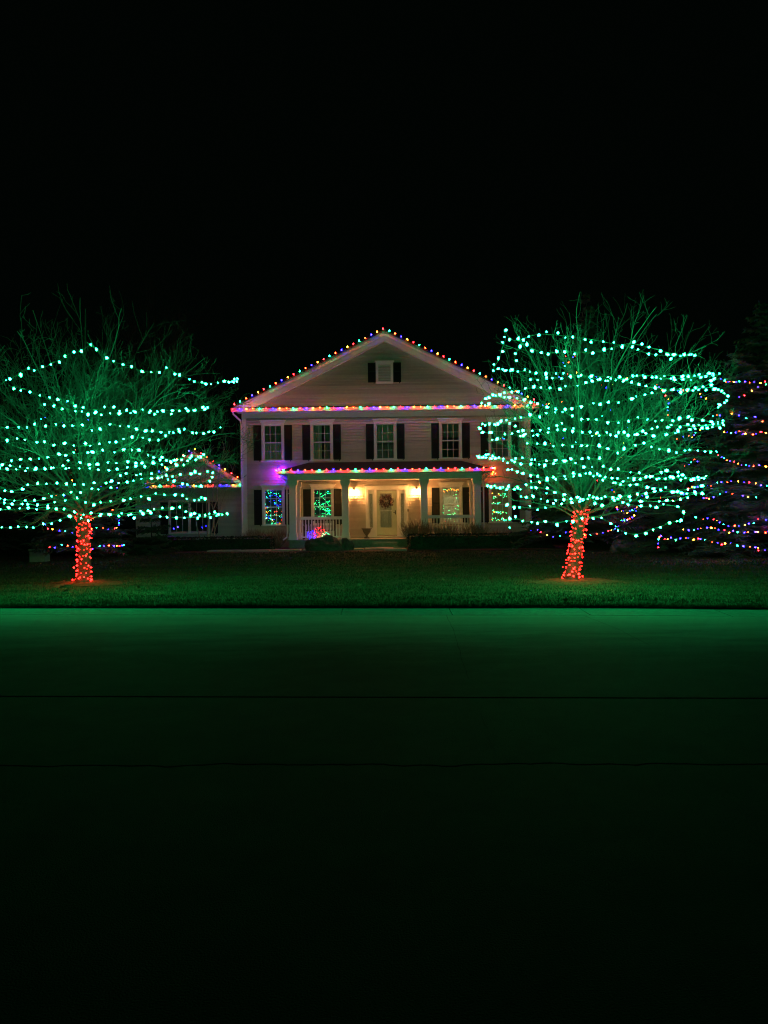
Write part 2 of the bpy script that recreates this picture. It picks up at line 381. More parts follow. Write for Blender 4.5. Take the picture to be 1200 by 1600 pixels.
rows_of(lambda z: -6.42+(z-7.1)/RS, lambda z: 6.36-(z-7.1)/RS, 7.06, 10.16, [(-.46, .38, 8.24, 9.34)], house)
# trim
b = MB(); b.box(FX0-.02, FX0+.2, -.035, .05, .3, FZ1); b.build('corner_board', M_white, house)
b = MB(); b.box(FX1-.2, FX1+.02, -.035, .05, .3, FZ1); b.build('corner_board', M_white, house)
b = MB(); b.box(FX0-.03, FX1+.03, -.05, .05, FZ1, 6.86); b.box(FX0-.2, FX1+.2, -.40, .0, 6.86, 6.90); b.build('frieze_board', M_white, house)
b = MB(); b.box(-7.45, 7.38, -.50, -.40, 6.88, 7.03); b.box(-7.45, 7.38, -.52, -.49, 6.99, 7.04); b.build('gutter', M_white, house)
b = MB(); b.add([(-7.42,-.42,7.03),(7.35,-.42,7.03),(7.0,.0,7.17),(-7.05,.0,7.17)], [(0,1,2,3)]); b.box(-7.42, 7.35, -.40, -.0, 7.0, 7.025); b.build('pent_roof', M_roof, house)
def rake(sgn):
    x0, x1 = (-7.45 if sgn < 0 else 7.38), -.04
    zt = lambda x: 10.70-(abs(x-x1))*(10.70-7.06)/(7.42)
    b = MB(); dx = .0
    top0, top1 = (x0, 7.06), (x1, 10.70); t = .34
    b.prism([top0, (x0+(-sgn)*1.15, 7.06+.06), (x1, 10.70-.46), (x1, 10.70)], -.34, -.30)
    b.prism([(x0, 7.04), (x0+(-sgn)*.75, 7.20), (x1, 10.70-.20), top1], -.36, -.34)
    return b.build('rake_board', M_white, house)
rake(-1); rake(1)
for s in (-1, 1):
    xe = -7.50 if s < 0 else 7.43
    b = MB(); b.add([(xe,-.40,7.02),(-.04,-.40,10.70),(-.04,-.40,10.76),(xe,-.40,7.08),(xe,9.9,7.02),(-.04,9.9,10.70),(-.04,9.9,10.76),(xe,9.9,7.08)], [(0,1,2,3),(7,6,5,4),(3,2,6,7),(0,4,5,1),(0,3,7,4)])
    b.build('roof', M_roof, house)
    # soffit under the rake
    b = MB(); b.add([(xe+(-s)*1.2,-.30,7.17-.02),(-.04,-.30,10.26),(-.04,0,10.26),(xe+(-s)*1.2,0,7.17-.02)], [(0,1,2,3)]); b.build('soffit', M_white, house)
# windows: one frame mesh, sash, muntins, panes (a pane is a sub-part)
def window_meshes():
    w, h = WW, WH; b = MB()
    b.box(-w/2, -w/2+.1, -.06, .06, .06, h-.1); b.box(w/2-.1, w/2, -.06, .06, .06, h-.1)
    b.box(-w/2, w/2, -.06, .06, h-.1, h); b.box(-w/2-.04, w/2+.04, -.09, .06, 0, .06)
    b.box(-w/2-.05, w/2+.05, -.075, .0, h, h+.09); b.box(-w/2-.10, w/2+.10, -.12, .0, h+.09, h+.14)
    fr = b.mesh('window', M_white)
    gw, g0, g1 = w-.2, .06, h-.1; mid = (g0+g1)/2
    s = MB()
    def sash(s, z0, z1, y):
        t = .045; s.box(-gw/2, -gw/2+t, y, y+.035, z0, z1); s.box(gw/2-t, gw/2, y, y+.035, z0, z1)
        s.box(-gw/2+t, gw/2-t, y, y+.035, z0, z0+t); s.box(-gw/2+t, gw/2-t, y, y+.035, z1-t, z1)
    su = MB(); sash(su, mid-.02, g1, -.01); sl = MB(); sash(sl, g0, mid+.02, .028)
    mu = MB()
    iw = gw-.09
    for z0, z1, y in ((mid+.025, g1-.045, .0), (g0+.045, mid-.025, .038)):
        for k in (1, 2): x = -iw/2+iw*k/3; mu.box(x-.011, x+.011, y, y+.015, z0, z1)
        zc = (z0+z1)/2; mu.box(-iw/2, iw/2, y+.002, y+.013, zc-.011, zc+.011)
    pw, ph = iw/3-.022, ((g1-.045)-(mid+.025))/2-.011
    pm = MB(); pm.box(-pw/2, pw/2, 0, .004, -ph/2, ph/2); pane = pm.mesh('pane', M_glass)
    spots = []
    for z0, z1, y in ((mid+.025, g1-.045, .006), (g0+.045, mid-.025, .044)):
        for k in range(3):
            for j in range(2): spots.append((-iw/2+iw*(k+.5)/3, y, z0+(z1-z0)*(j+.5)/2))
    return fr, su.mesh('upper_sash', M_white), sl.mesh('lower_sash', M_white), mu.mesh('muntin_grid', M_white), pane, spots
WM = window_meshes()
def make_window(x, z, parent, y=0, extra=None):
    fr, su, sl, mu, pane, spots = WM
    w = link('window', fr, parent, (x, y, z))
    link('sash', su, w); link('sash', sl, w); link('muntin_grid', mu, w)
    for s in spots: link('pane', pane, w, s, (radians(random.uniform(-.35, .35)), 0, radians(random.uniform(-.35, .35))))
    return w
def shutter_mesh(w, h):
    b = MB(); t = .05
    b.box(-w/2, -w/2+t, -.05, -.025, 0, h); b.box(w/2-t, w/2, -.05, -.025, 0, h)
    for z in (0, h*.55, h-t): b.box(-w/2+t, w/2-t, -.05, -.025, z, z+t)
    z = t
    while z < h-t-.03:
        if not (h*.55-.03 < z < h*.55+t): b.add([(-w/2+t,-.046,z),(w/2-t,-.046,z),(w/2-t,-.028,z+.045),(-w/2+t,-.028,z+.045)], [(0,1,2,3)]); b.add([(-w/2+t,-.046,z),(w/2-t,-.046,z),(w/2-t,-.028,z-.006),(-w/2+t,-.028,z-.006)], [(3,2,1,0)])
        z += .05
    b.box(-w/2+t, w/2-t, -.027, -.0255, t, h-t); b.box(-.02, .02, -.025, 0, h*.5-.03, h*.5+.03)
    b.add([(w/2-.1,-.05,-.06),(w/2-.06,-.05,-.06),(w/2-.06,-.04,.0),(w/2-.1,-.04,.0)], [(0,1,2,3)])
    return b.mesh('shutter', M_shut)
SHM = shutter_mesh(.38, 1.72); VSM = shutter_mesh(.38, .96)
for i, (x, z) in enumerate(wins):
    w = make_window(x, z, house)
    for s in (-1, 1):
        link('shutter', SHM, house, (x+s*(WW/2+.20), -.03, z+.05))
for s in (-1, 1): link('shutter', VSM, house, (-.04+s*(.42+.2), -.03, 8.29))
# gable vent with blades
vent = MB(); x0, x1, z0, z1 = -.46, .38, 8.24, 9.28
vent.box(x0, x0+.12, -.06, .02, z0+.1, z1-.1); vent.box(x1-.12, x1, -.06, .02, z0+.1, z1-.1); vent.box(x0, x1, -.06, .02, z0, z0+.1); vent.box(x0, x1, -.06, .02, z1-.1, z1); vent.box(x0-.05, x1+.05, -.1, .0, z1, z1+.07)
vo = vent.build('gable_vent', M_white, house)
lv = MB(); lv.box(-.30, .30, -.004, .004, 0, .075); lvm = lv.mesh('louver', M_white)
for k in range(11): link('louver', lvm, vo, (-.04, -.03, z0+.11+k*.077), (radians(-38), 0, 0))
# rooms behind the glass: each a box open to the window
def room(x0, x1, z0, z1, depth, m):
    b = MB(); y0, y1 = .125, depth
    b.quad((x0,y1,z0),(x1,y1,z0),(x1,y1,z1),(x0,y1,z1)); b.quad((x0,y0,z0),(x0,y1,z0),(x0,y1,z1),(x0,y0,z1)); b.quad((x1,y0,z0),(x1,y1,z0),(x1,y1,z1),(x1,y0,z1))
    b.quad((x0,y0,z1),(x1,y0,z1),(x1,y1,z1),(x0,y1,z1)); b.quad((x0,y0,z0),(x1,y0,z0),(x1,y1,z0),(x0,y1,z0), 1)
    return b.build('room', [m, M_floorin], house)
room(-6.85, -1.2, .74, 3.55, 4.0, mat('room_paint_green', (.20, .24, .20), .8, 3, .08)); room(-1.15, 1.1, .74, 3.55, 5.0, M_wallin); room(1.15, 6.8, .74, 3.55, 4.2, M_wallin)
M_roomup = mat('room_paint_grey', (.22, .23, .24), .8, 3, .08)
for xa, xb in ((-6.85, -4.4), (-4.35, -1.7), (-1.65, 1.7), (1.75, 4.4), (4.45, 6.8)): room(xa, xb, 4.0, 6.7, 3.5, M_roomup)
# curtains in upper windows
def curtain(x0, x1, z0, z1, y=.2, m=M_curtain, parent=house, fold=.02, name='curtain'):
    b = MB(); k = max(4, int((x1-x0)/.03))
    for i in range(k+1):
        x = x0+(x1-x0)*i/k; yy = y+fold*sin(x*60)+.01*noise.noise(Vector((x*9, z0, 0)))
        b.v += [(x, yy, z0), (x, yy+.006, (z0+z1)/2), (x, yy, z1)]
    for i in range(k):
        for j in range(2): b.f.append((i*3+j, i*3+3+j, i*3+4+j, i*3+1+j)); b.mi.append(0)
    return b.build(name, m, parent, smooth=True)
curtain(-6.02, -5.03, 4.4, 5.45); curtain(-6.02, -5.03, 5.45, 6.45, .22, mat('curtain_dim', (.35, .38, .39), .9, (18, 18, .5), .3))
curtain(-3.62, -3.15, 4.4, 6.4, .25, M_curtain); curtain(-3.05, -2.66, 4.4, 6.4, .25, mat('curtain_dim2', (.38, .40, .40), .9, (18, 18, .5), .3))
curtain(-.52, .44, 5.35, 6.4, .2); curtain(-.52, .44, 4.4, 5.3, .3, MATS['curtain_dim2']); curtain(2.68, 3.6, 5.6, 6.4, .2, MATS['curtain_dim2']); curtain(5.06, 6.02, 4.4, 6.4, .22, MATS['curtain_dim2'])
# ---- front door
ds = MB()
ds.box(-1.04, -.93, -.07, .1, .75, 3.05); ds.box(.91, 1.02, -.07, .1, .75, 3.05); ds.box(-1.04, 1.02, -.07, .1, 3.05, 3.20)
ds.box(-1.10, 1.08, -.12, 0, 3.20, 3.26); ds.box(-.62, -.50, -.05, .1, .80, 3.05); ds.box(.48, .60, -.05, .1, .80, 3.05)
ds.box(-1.04, 1.02, -.14, .1, .75, .80)
dso = ds.build('door_surround', M_white, house)
for xa, xb in ((-.93, -.62), (.60, .91)):
    b = MB(); gl = .085; xc = (xa+xb)/2
    b.box(xa, xc-.075, .0, .06, .80, 3.05); b.box(xc+.075, xb, .0, .06, .80, 3.05); b.box(xc-.075, xc+.075, .0, .06, .80, 1.22); b.box(xc-.075, xc+.075, .0, .06, 2.87, 3.05)
    b.box(xa+.03, xb-.03, -.012, 0, .86, 1.12)
    so = b.build('sidelight', M_white, house)
    b = MB(); b.box(xc-.075, xc+.075, .03, .034, 1.22, 2.87); b.build('pane', M_glass, so)
    b = MB()
    for k in range(8): z = 1.3+k*.19; b.tube([Vector((xc+.05*cos(k*2.1+t*2), .045, z+t*.14)) for t in (0, .5, 1)], [.008]*3, 4)
    b.build('lead_pattern', MATS['lace'], so)
d = MB()
d.box(-.49, -.33, -.03, .03, .84, 3.0); d.box(.24, .47, -.03, .03, .84, 3.0); d.box(-.33, .24, -.03, .03, .84, 1.22); d.box(-.33, .24, -.03, .03, 2.88, 3.0)
d.box(-.42, .38, -.045, -.03, .90, 1.14)
do = d.build('front_door', M_door, house)
b = MB(); b.box(-.33, .24, -.004, .0, 1.22, 2.88); b.build('pane', M_glass, do)
b = MB(); b.box(-.33, .24, -.02, -.005, 2.02, 2.05); b.build('glazing_bar', M_white, do)
b = MB(); b.box(.385, .425, -.06, -.03, 1.85, 2.05); b.tube([Vector((.40,-.07,1.95)), Vector((.31,-.075,1.95))], [.014,.014], 6, 0, True); b.build('handle', M_dark, do)
curtain(-.33, .24, 1.22, 2.45, .04, M_lace, do, .008, 'lace_curtain')
b = MB(); b.box(1.0, 1.05, -.10, -.07, 1.98, 2.12); b.build('doorbell', M_dark, house)
# ---- wall lanterns
LMPM = emit('lantern_flame', (1.0, .37, .095), PORCH_L)
for x in (-1.60, 1.46):
    b = MB(); b.box(x-.05, x+.05, -.03, -.01, 3.0, 3.2); b.tube([Vector((x,-.03,3.12)), Vector((x,-.12,3.16)), Vector((x,-.16,3.10))], [.012]*3, 5); b.lathe([(.02, .0), (.075, -.04), (.08, -.05)], 8, (x,-.16,3.11)); b.lathe([(.06, 0), (.05, .01)], 8, (x,-.16,2.84))
    for k in range(4): a = pi/4+k*pi/2; b.tube([Vector((x+.065*cos(a), -.16+.065*sin(a), 3.06)), Vector((x+.05*cos(a), -.16+.05*sin(a), 2.85))], [.005]*2, 4)
    lo = b.build('wall_lantern', M_dark, house)
    b = MB(); b.lathe([(.012, -.05), (.04, -.02), (.045, .02), (.03, .06), (.01, .09)], 8, (x,-.16,2.93)); b.build('bulb', LMPM, lo)
# ---- porch (child of the house with its pieces)
FLZ, PY = .72, -2.0
porch = MB(); porch.box(-4.62, 4.45, PY-.12, -.002, FLZ-.06, FLZ); porch = porch.build('porch', M_step, house)
b = MB(); b.box(-4.52, 4.36, PY, PY+.05, .15, FLZ-.06); b.box(-4.52, -4.47, PY+.05, 0, .15, FLZ-.06); b.box(4.31, 4.36, PY+.05, 0, .15, FLZ-.06); b.build('skirt', M_step, porch)
b = MB(); b.box(-.7, .5, PY-.5, PY-.06, .44, .54); b.box(-.66, .46, PY-.45, PY-.06, .1, .44); b.box(-.66, .46, PY-.2, PY-.122, .54, .62); b.build('step', M_step, porch)
# column with plinth, cap and bracket
def column_mb(w=.30, flip=0):
    b = MB(); h = 3.46-FLZ
    b.box(-w/2-.04, w/2+.04, -w/2-.04, w/2+.04, 0, .16); b.box(-w/2-.02, w/2+.02, -w/2-.02, w/2+.02, .16, .30); b.box(-w/2, w/2, -w/2, w/2, .30, h-.30)
    b.box(-w/2-.02, w/2+.02, -w/2-.02, w/2+.02, h-.62, h-.58)
    b.add([(-w/2,-w/2,h-.30),(w/2,-w/2,h-.30),(w/2,w/2,h-.30),(-w/2,w/2,h-.30),(-w/2-.07,-w/2,h-.16),(w/2+.07,-w/2,h-.16),(w/2+.07,w/2,h-.16),(-w/2-.07,w/2,h-.16),(-w/2-.07,-w/2,h),(w/2+.07,-w/2,h),(w/2+.07,w/2,h),(-w/2-.07,w/2,h)],
          [(0,1,5,4),(1,2,6,5),(2,3,7,6),(3,0,4,7),(4,5,9,8),(5,6,10,9),(6,7,11,10),(7,4,8,11)])
    return b.mesh('column', M_white)
CM = column_mb(.31); CM2 = column_mb(.20)
CX = [-4.36, -1.93, 1.72, 4.18]
for x in CX: link('column', CM, porch, (x, PY+.17, FLZ))
for x in (-4.30, 4.12): link('pilaster', CM2, porch, (x, -.14, FLZ))
b = MB(); b.box(-4.58, 4.40, PY, PY+.30, 3.461, 3.74); b.box(-4.58, -4.28, PY+.30, 0, 3.461, 3.74); b.box(4.10, 4.40, PY+.30, 0, 3.461, 3.74); b.build('beam', M_white, porch)
b = MB(); b.box(-4.28, 4.10, PY+.30, 0, 3.53, 3.56); b.build('porch_ceiling', M_white, porch)
EX0, EX1, EY = -5.0, 4.82, PY-.32
b = MB(); b.add([(EX0,EY,3.80),(EX1,EY,3.80),(EX1,0,3.80),(EX0,0,3.80),(EX0,EY,3.88),(EX1,EY,3.88),(EX1,0,3.88),(EX0,0,3.88),(-3.76,0,4.44),(3.61,0,4.44)],
    [(4,5,9,8),(4,8,7),(5,6,9),(0,1,5,4),(1,2,6,5),(3,0,4,7)]); b.build('porch_roof', M_roof, porch)
b = MB(); b.box(EX0+.01, EX1-.01, EY+.01, -.0, 3.745, 3.798); b.build('soffit', M_white, porch)
b = MB(); b.box(EX0-.03, EX1+.03, EY-.1, EY, 3.755, 3.875); b.build('gutter', M_white, porch)
def railing(x0, x1):
    b = MB(); y = PY+.17; b.box(x0, x1, y-.045, y+.045, 1.64, 1.70); b.box(x0, x1, y-.03, y+.03, 1.70, 1.78); b.box(x0, x1, y-.03, y+.03, FLZ+.08, FLZ+.14)
    b.build('rail', M_white, porch)
    n = int((x1-x0)/.135)
    for k in range(1, n): link('baluster', BAL, porch, (x0+(x1-x0)*k/n, y, FLZ+.14))
b = MB(); b.box(-.019, .019, -.019, .019, 0, 1.64-FLZ-.14); BAL = b.mesh('baluster', M_white)
railing(CX[0]+.155, CX[1]-.155); railing(CX[2]+.155, CX[3]-.155)
# door pediment over the surround
# downspouts
def pipe(pts, r=.045):
    b = MB(); b.tube([Vector(p) for p in pts], [r]*len(pts), 6, 0, True); return b.build('downspout', M_white, house)
pipe([(-7.38,-.44,6.9),(-7.36,-.44,6.78),(-7.08,-.10,6.50),(-7.06,-.08,6.3),(-7.06,-.08,.4)])
pipe([(7.30,-.44,6.9),(7.28,-.44,6.78),(7.03,-.10,6.50),(7.01,-.08,6.3),(7.01,-.08,.4)])
pipe([(-4.92,EY-.04,3.78),(-4.88,EY-.02,3.66),(-4.66,PY-.0,3.46),(-4.62,PY+.04,3.30),(-4.62,PY+.04,1.1),(-4.64,PY+.03,.85),(-4.8,PY-.1,.72)], .035)
pipe([(4.74,EY-.04,3.78),(4.70,EY-.02,3.66),(4.50,PY,3.46),(4.46,PY+.04,3.30),(4.46,PY+.04,.8)], .035)
# ---- side wing (a part with its own pieces)
WY = 1.0
wing = MB(); whole = [(-10.94, -8.86, 1.06, 2.62)]
for c in cells(-12.6, FX0, 0, 3.30, [(-10.86, -8.94, 1.12, 2.56)]): wing.box(c[0], c[1], WY, WY+.12, c[2], c[3])
wing.prism([(-11.9, 3.30), (-7.25, 3.30), (-9.58, 4.86)], WY, WY+.12)
wing.box(-12.6, -12.48, WY+.12, 8, 0, 3.3)
wing = wing.build('side_wing', M_siding, house)
rows_of(lambda z: -12.58, lambda z: FX0-.01, .45, 3.24, whole, wing, WY)
rows_of(lambda z: -11.75+(z-3.45)/.66, lambda z: -7.4-(z-3.45)/.66, 3.50, 4.75, [], wing, WY)
b = MB(); b.box(-12.7, FX0, WY-.36, WY, 3.31, 3.35); b.box(-12.7, FX0, WY-.46, WY-.36, 3.30, 3.44); b.build('gutter', M_white, wing)
b = MB(); b.add([(-12.7,WY-.44,3.44),(FX0,WY-.44,3.44),(FX0,WY,3.54),(-12.7,WY,3.54)], [(0,1,2,3)]); b.build('pent_roof', M_roof, wing)
for s in (-1, 1):
    xe = -9.58+s*2.52; b = MB(); b.add([(xe,WY-.35,3.5),(-9.58,WY-.35,5.14),(-9.58,WY-.35,5.2),(xe,WY-.35,3.56),(xe,8,3.5),(-9.58,8,5.14),(-9.58,8,5.2),(xe,8,3.56)], [(0,1,2,3),(3,2,6,7),(0,4,5,1),(7,6,5,4)]); b.build('roof', M_roof, wing)
    b = MB(); b.prism([(xe, 3.48), (xe-s*.42, 3.48), (-9.58, 4.86), (-9.58, 5.12)], WY-.33, WY-.28); b.build('rake_board', M_white, wing)
b = MB(); b.quad((-12.7,WY-.44,3.5),(-12.0,WY-.44,3.5),(-12.0,8,5.0),(-12.7,8,5.0)); b.build('roof', M_roof, wing)
b = MB(); x0, x1, z0, z1 = whole[0]
b.box(x0, x0+.09, WY-.05, WY+.05, z0, z1); b.box(x1-.09, x1, WY-.05, WY+.05, z0, z1); b.box(x0, x1, WY-.05, WY+.05, z1, z1+.1); b.box(x0, x1, WY-.07, WY+.05, z0-.06, z0); b.box(-9.96, -9.84, WY-.05, WY+.05, z0, z1)
for xa, xb in ((x0+.09, -9.96), (-9.84, x1-.09)):
    for k in (1, 2): x = xa+(xb-xa)*k/3; b.box(x-.012, x+.012, WY, WY+.02, z0, z1)
    b.box(xa, xb, WY-.004, WY+.018, (z0+z1)/2-.03, (z0+z1)/2+.03)
b.build('window', M_white, wing)
for xa, xb in ((x0+.09, -9.96), (-9.84, x1-.09)):
    for k in range(3):
        for j in range(2):
            w_ = (xb-xa)/3; h_ = (z1-z0)/2; b = MB(); b.box(xa+k*w_+.012, xa+(k+1)*w_-.012, WY+.022, WY+.026, z0+j*h_, z0+(j+1)*h_); b.build('pane', M_glass, wing)
b = MB(); b.quad((-12.4,WY+2.5,.5),(-7.1,WY+2.5,.5),(-7.1,WY+2.5,3.2),(-12.4,WY+2.5,3.2)); b.quad((-12.4,WY+.13,.5),(-7.1,WY+.13,.5),(-7.1,WY+2.5,.5),(-12.4,WY+2.5,.5)); b.build('room', M_roomup, wing)
for x in (-11.15, -8.65): link('shutter', SHM, wing, (x, WY-.03, 1.02), None, (1, 1, .92))

# ------------------------------------------------------------------ light bulbs
def bulb_mesh(name, m, s=1.0):
    b = MB(); b._lathe([(.011*s, 0), (.026*s, .016*s), (.027*s, .032*s), (.017*s, .056*s), (.004*s, .074*s)], 6, (0, 0, 0), 0)
    b._lathe([(.013*s, -.03*s), (.013*s, 0)], 5, (0, 0, -.001), 1)
    return b.mesh(name, [m, M_cable], True)
E_green = emit('bulb_green', (.010, 1.0, .25), GREEN_L)
E_trunk = emit('bulb_trunk_red', (1.0, .0035, .003), TRUNK_L)
E_red = emit('bulb_red', (1.0, .006, .009), MULTI_L)
E_orange = emit('bulb_orange', (1.0, .19, .010), MULTI_L*1.1)
E_mred = emit('bulb_redorange', (1.0, .022, .005), MULTI_L)
E_blue = emit('bulb_blue', (.010, .006, 1.0), MULTI_L*1.15)
E_mgreen = emit('bulb_softgreen', (.008, 1.0, .30), MULTI_L*1.0)
BM = {k: bulb_mesh('bulb', m) for k, m in dict(g=E_green, t=E_trunk, r=E_red, o=E_orange, e=E_mred, b=E_blue, n=E_mgreen).items()}
BULBS = 0
def catmull(pts, step):
    if len(pts) == 2: pts = [pts[0], pts[0].lerp(pts[1], .5), pts[1]]
    q = [pts[0]*2-pts[1]]+pts+[pts[-1]*2-pts[-2]]; out = []
    for i in range(1, len(q)-2):
        p0, p1, p2, p3 = q[i-1:i+3]; n = max(2, int((p2-p1).length/step))
        for k in range(n):
            t = k/n; out.append(.5*((2*p1)+(p2-p0)*t+(2*p0-5*p1+4*p2-p3)*t*t+(3*p1-p0-3*p2+p3)*t*t*t))
    out.append(pts[-1]); return out
def strand(label, pts, spacing, pattern, group=None, scale=1.0, mode='rand', jit=.03, phase=0, cable=True, skip=None, smooth=True):
    global BULBS
    path = catmull([Vector(p) for p in pts], spacing/5) if smooth else [Vector(p) for p in pts]
    root = thing('light_string', label, 'string lights', path[0], 0, group); base = path[0]
    acc = 0; nxt = spacing*.4; prev = path[0]; k = phase
    for p in path[1:]:
        L = (p-prev).length
        while acc+L >= nxt and L > 0:
            q = prev.lerp(p, (nxt-acc)/L); nxt += spacing*random.uniform(.86, 1.14) if jit else spacing
            if skip and skip(q): continue
            if mode == 'up': rot = (random.uniform(-.25, .25), random.uniform(-.25, .25), 0); qq = q
            elif mode == 'out': rot = (radians(90)+random.uniform(-.4, .4), 0, random.uniform(-.5, .5)); qq = q
            else: rot = (random.uniform(0, 3.1), random.uniform(0, 3.1), random.uniform(0, 6)); qq = q+Vector((random.gauss(0, jit), random.gauss(0, jit), random.gauss(0, jit)))
            sc = scale*(random.uniform(.88, 1.1) if mode != 'rand' else random.uniform(.38, .98))
            link('bulb', BM[pattern[k % len(pattern)]], root, qq-base, rot, (sc,)*3); k += 1; BULBS += 1
        acc += L; prev = p
    if cable:
        b = MB(); pp = path[::2]+([path[-1]] if len(path) % 2 == 0 else []); b.tube([p-base for p in pp], [.006]*len(pp), 3); b.build('cable', M_cable, root)
    return root
HOMEP = Vector((HX, HY, 0))
# colour order of the house strings
PAT = 'rboen'   # used as a cycle
def house_pts(l): return [HOMEP+Vector(p) for p in l]
strand('coloured bulbs climbing the gable roof edge on both sides to the peak', house_pts([(-7.42, -.46, 7.16), (-3.73, -.46, 8.97), (-.04, -.46, 10.79), (3.65, -.46, 8.99), (7.38, -.46, 7.16)]), .322, 'rneboenebo'[:5], 'coloured strings on the house', 1.0, 'up', 0, 0, smooth=False)
strand('straight row of coloured bulbs along the upper gutter under the gable', house_pts([(-7.47, -.60, 7.0), (7.42, -.60, 7.0)]), .322, 'rboen', 'coloured strings on the house', 1.0, 'out', 0, 0, smooth=False)
strand('coloured bulbs along the porch roof gutter, ends turned back to the wall', house_pts([(-5.05, -.12, 3.95), (-5.10, -.75, 3.93), (-5.06, EY-.15, 3.90), (4.88, EY-.15, 3.90), (4.9, -.7, 3.93), (4.9, -.15, 3.95)]), .325, 'rbern', 'coloured strings on the house', 1.0, 'out', 0, 1, smooth=False)
strand('coloured bulbs along the low gutter of the side wing', house_pts([(-12.0, WY-.50, 3.42), (FX0-.15, WY-.50, 3.42)]), .33, 'bonerb', 'coloured strings on the side wing', .85, 'out', 0, 0, smooth=False)
strand('coloured bulbs along the small gable edge of the side wing', house_pts([(-12.0, WY-.42, 3.62), (-9.58, WY-.42, 5.24), (-7.2, WY-.42, 3.64)]), .36, 'erbor', 'coloured strings on the side wing', .85, 'up', 0, 0, smooth=False)

strand('blue and red bulbs added by the left wall to throw a purple glow', house_pts([(-4.98, -.42, 3.95), (-5.10, -.30, 4.02), (-5.22, -.20, 4.12), (-5.12, -.16, 3.86), (-5.20, -.20, 3.72), (-5.05, -.26, 3.80)]), .085, 'bbrbbrb', None, 1.3, 'out', .01, 0)  # extra bulb bundle, put in for the purple glow on the siding
strand('orange and red bulbs added by the right wall to throw a warm glow', house_pts([(4.98, -.5, 3.95), (5.10, -.38, 4.02), (5.3, -.32, 4.02), (5.16, -.28, 3.85), (5.32, -.32, 3.75), (5.1, -.36, 3.75)]), .14, 'eroeo', None, .85, 'out', .01, 0)  # another added bundle, tints the wall orange-pink at this porch end

# ------------------------------------------------------------------ bare trees
def bezier(p0, p1, p2, n): return [p0*(1-t)**2+p1*2*t*(1-t)+p2*t*t for t in [i/n for i in range(n+1)]]
class Grower:
    def __init__(s, crown, up, fine=1.0): s.c, s.R = crown; s.up = up; s.fine = fine
    def inside(s, p):
        d = p-s.c; rz = s.R[1] if d.z > 0 else s.R[2]
        return (d.x/s.R[0])**2+(d.y/s.R[0])**2+abs(d.z/rz)**2.4
    def branch(s, mb, p, d, L, r, lev):
        hz = (p.z-s.c.z)/s.R[1]
        if hz > .15 and random.random() < (hz-.15)*1.0: return
        n = (0, 0, 6, 5, 3)[lev]; pts = [p]; q = p.copy(); dd = d.normalized()
        for i in range(n):
            w = (.0, 0, .16, .22, .28)[lev]
            dd = (dd+Vector((random.gauss(0, w), random.gauss(0, w), random.gauss(0, w)+s.up*(.10, .1, .12, .10, .08)[lev]))).normalized()
            q = q+dd*(L/n); pts.append(q.copy())
        if s.inside(pts[-1]) > 1.12:
            L2 = .6
            pts = [p+(a-p)*L2 for a in pts]
            if s.inside(pts[-1]) > 1.3: return
        rs = [max(.0038-.0014*min(1, max(0, hz)), r*(1-.75*i/n)) for i in range(n+1)]
        mb.tube(pts, rs, (0, 0, 5, 3, 3)[lev])
        if lev < 4:
            cnt = int((0, 0, 8, 3.2)[lev]*s.fine*L/(1.5, 1, 1.5, .8)[lev]+1)
            for k in range(cnt):
                t = random.uniform(.2, 1)*n; i = min(int(t), n-1); a = pts[i].lerp(pts[i+1], t-i); tg = (pts[i+1]-pts[i]).normalized()
                s.branch(mb, a, s.side(tg, random.uniform(.5, .95)), L*random.uniform(.35, .6)*(1.15-.5*t/n), rs[i]*.6, lev+1)
    def side(s, tg, ang):
        v = Vector((random.gauss(0, 1), random.gauss(0, 1), random.gauss(0, 1)+.5*s.up)); v = (v-tg*v.dot(tg)).normalized()
        return tg*cos(ang)+v*sin(ang)
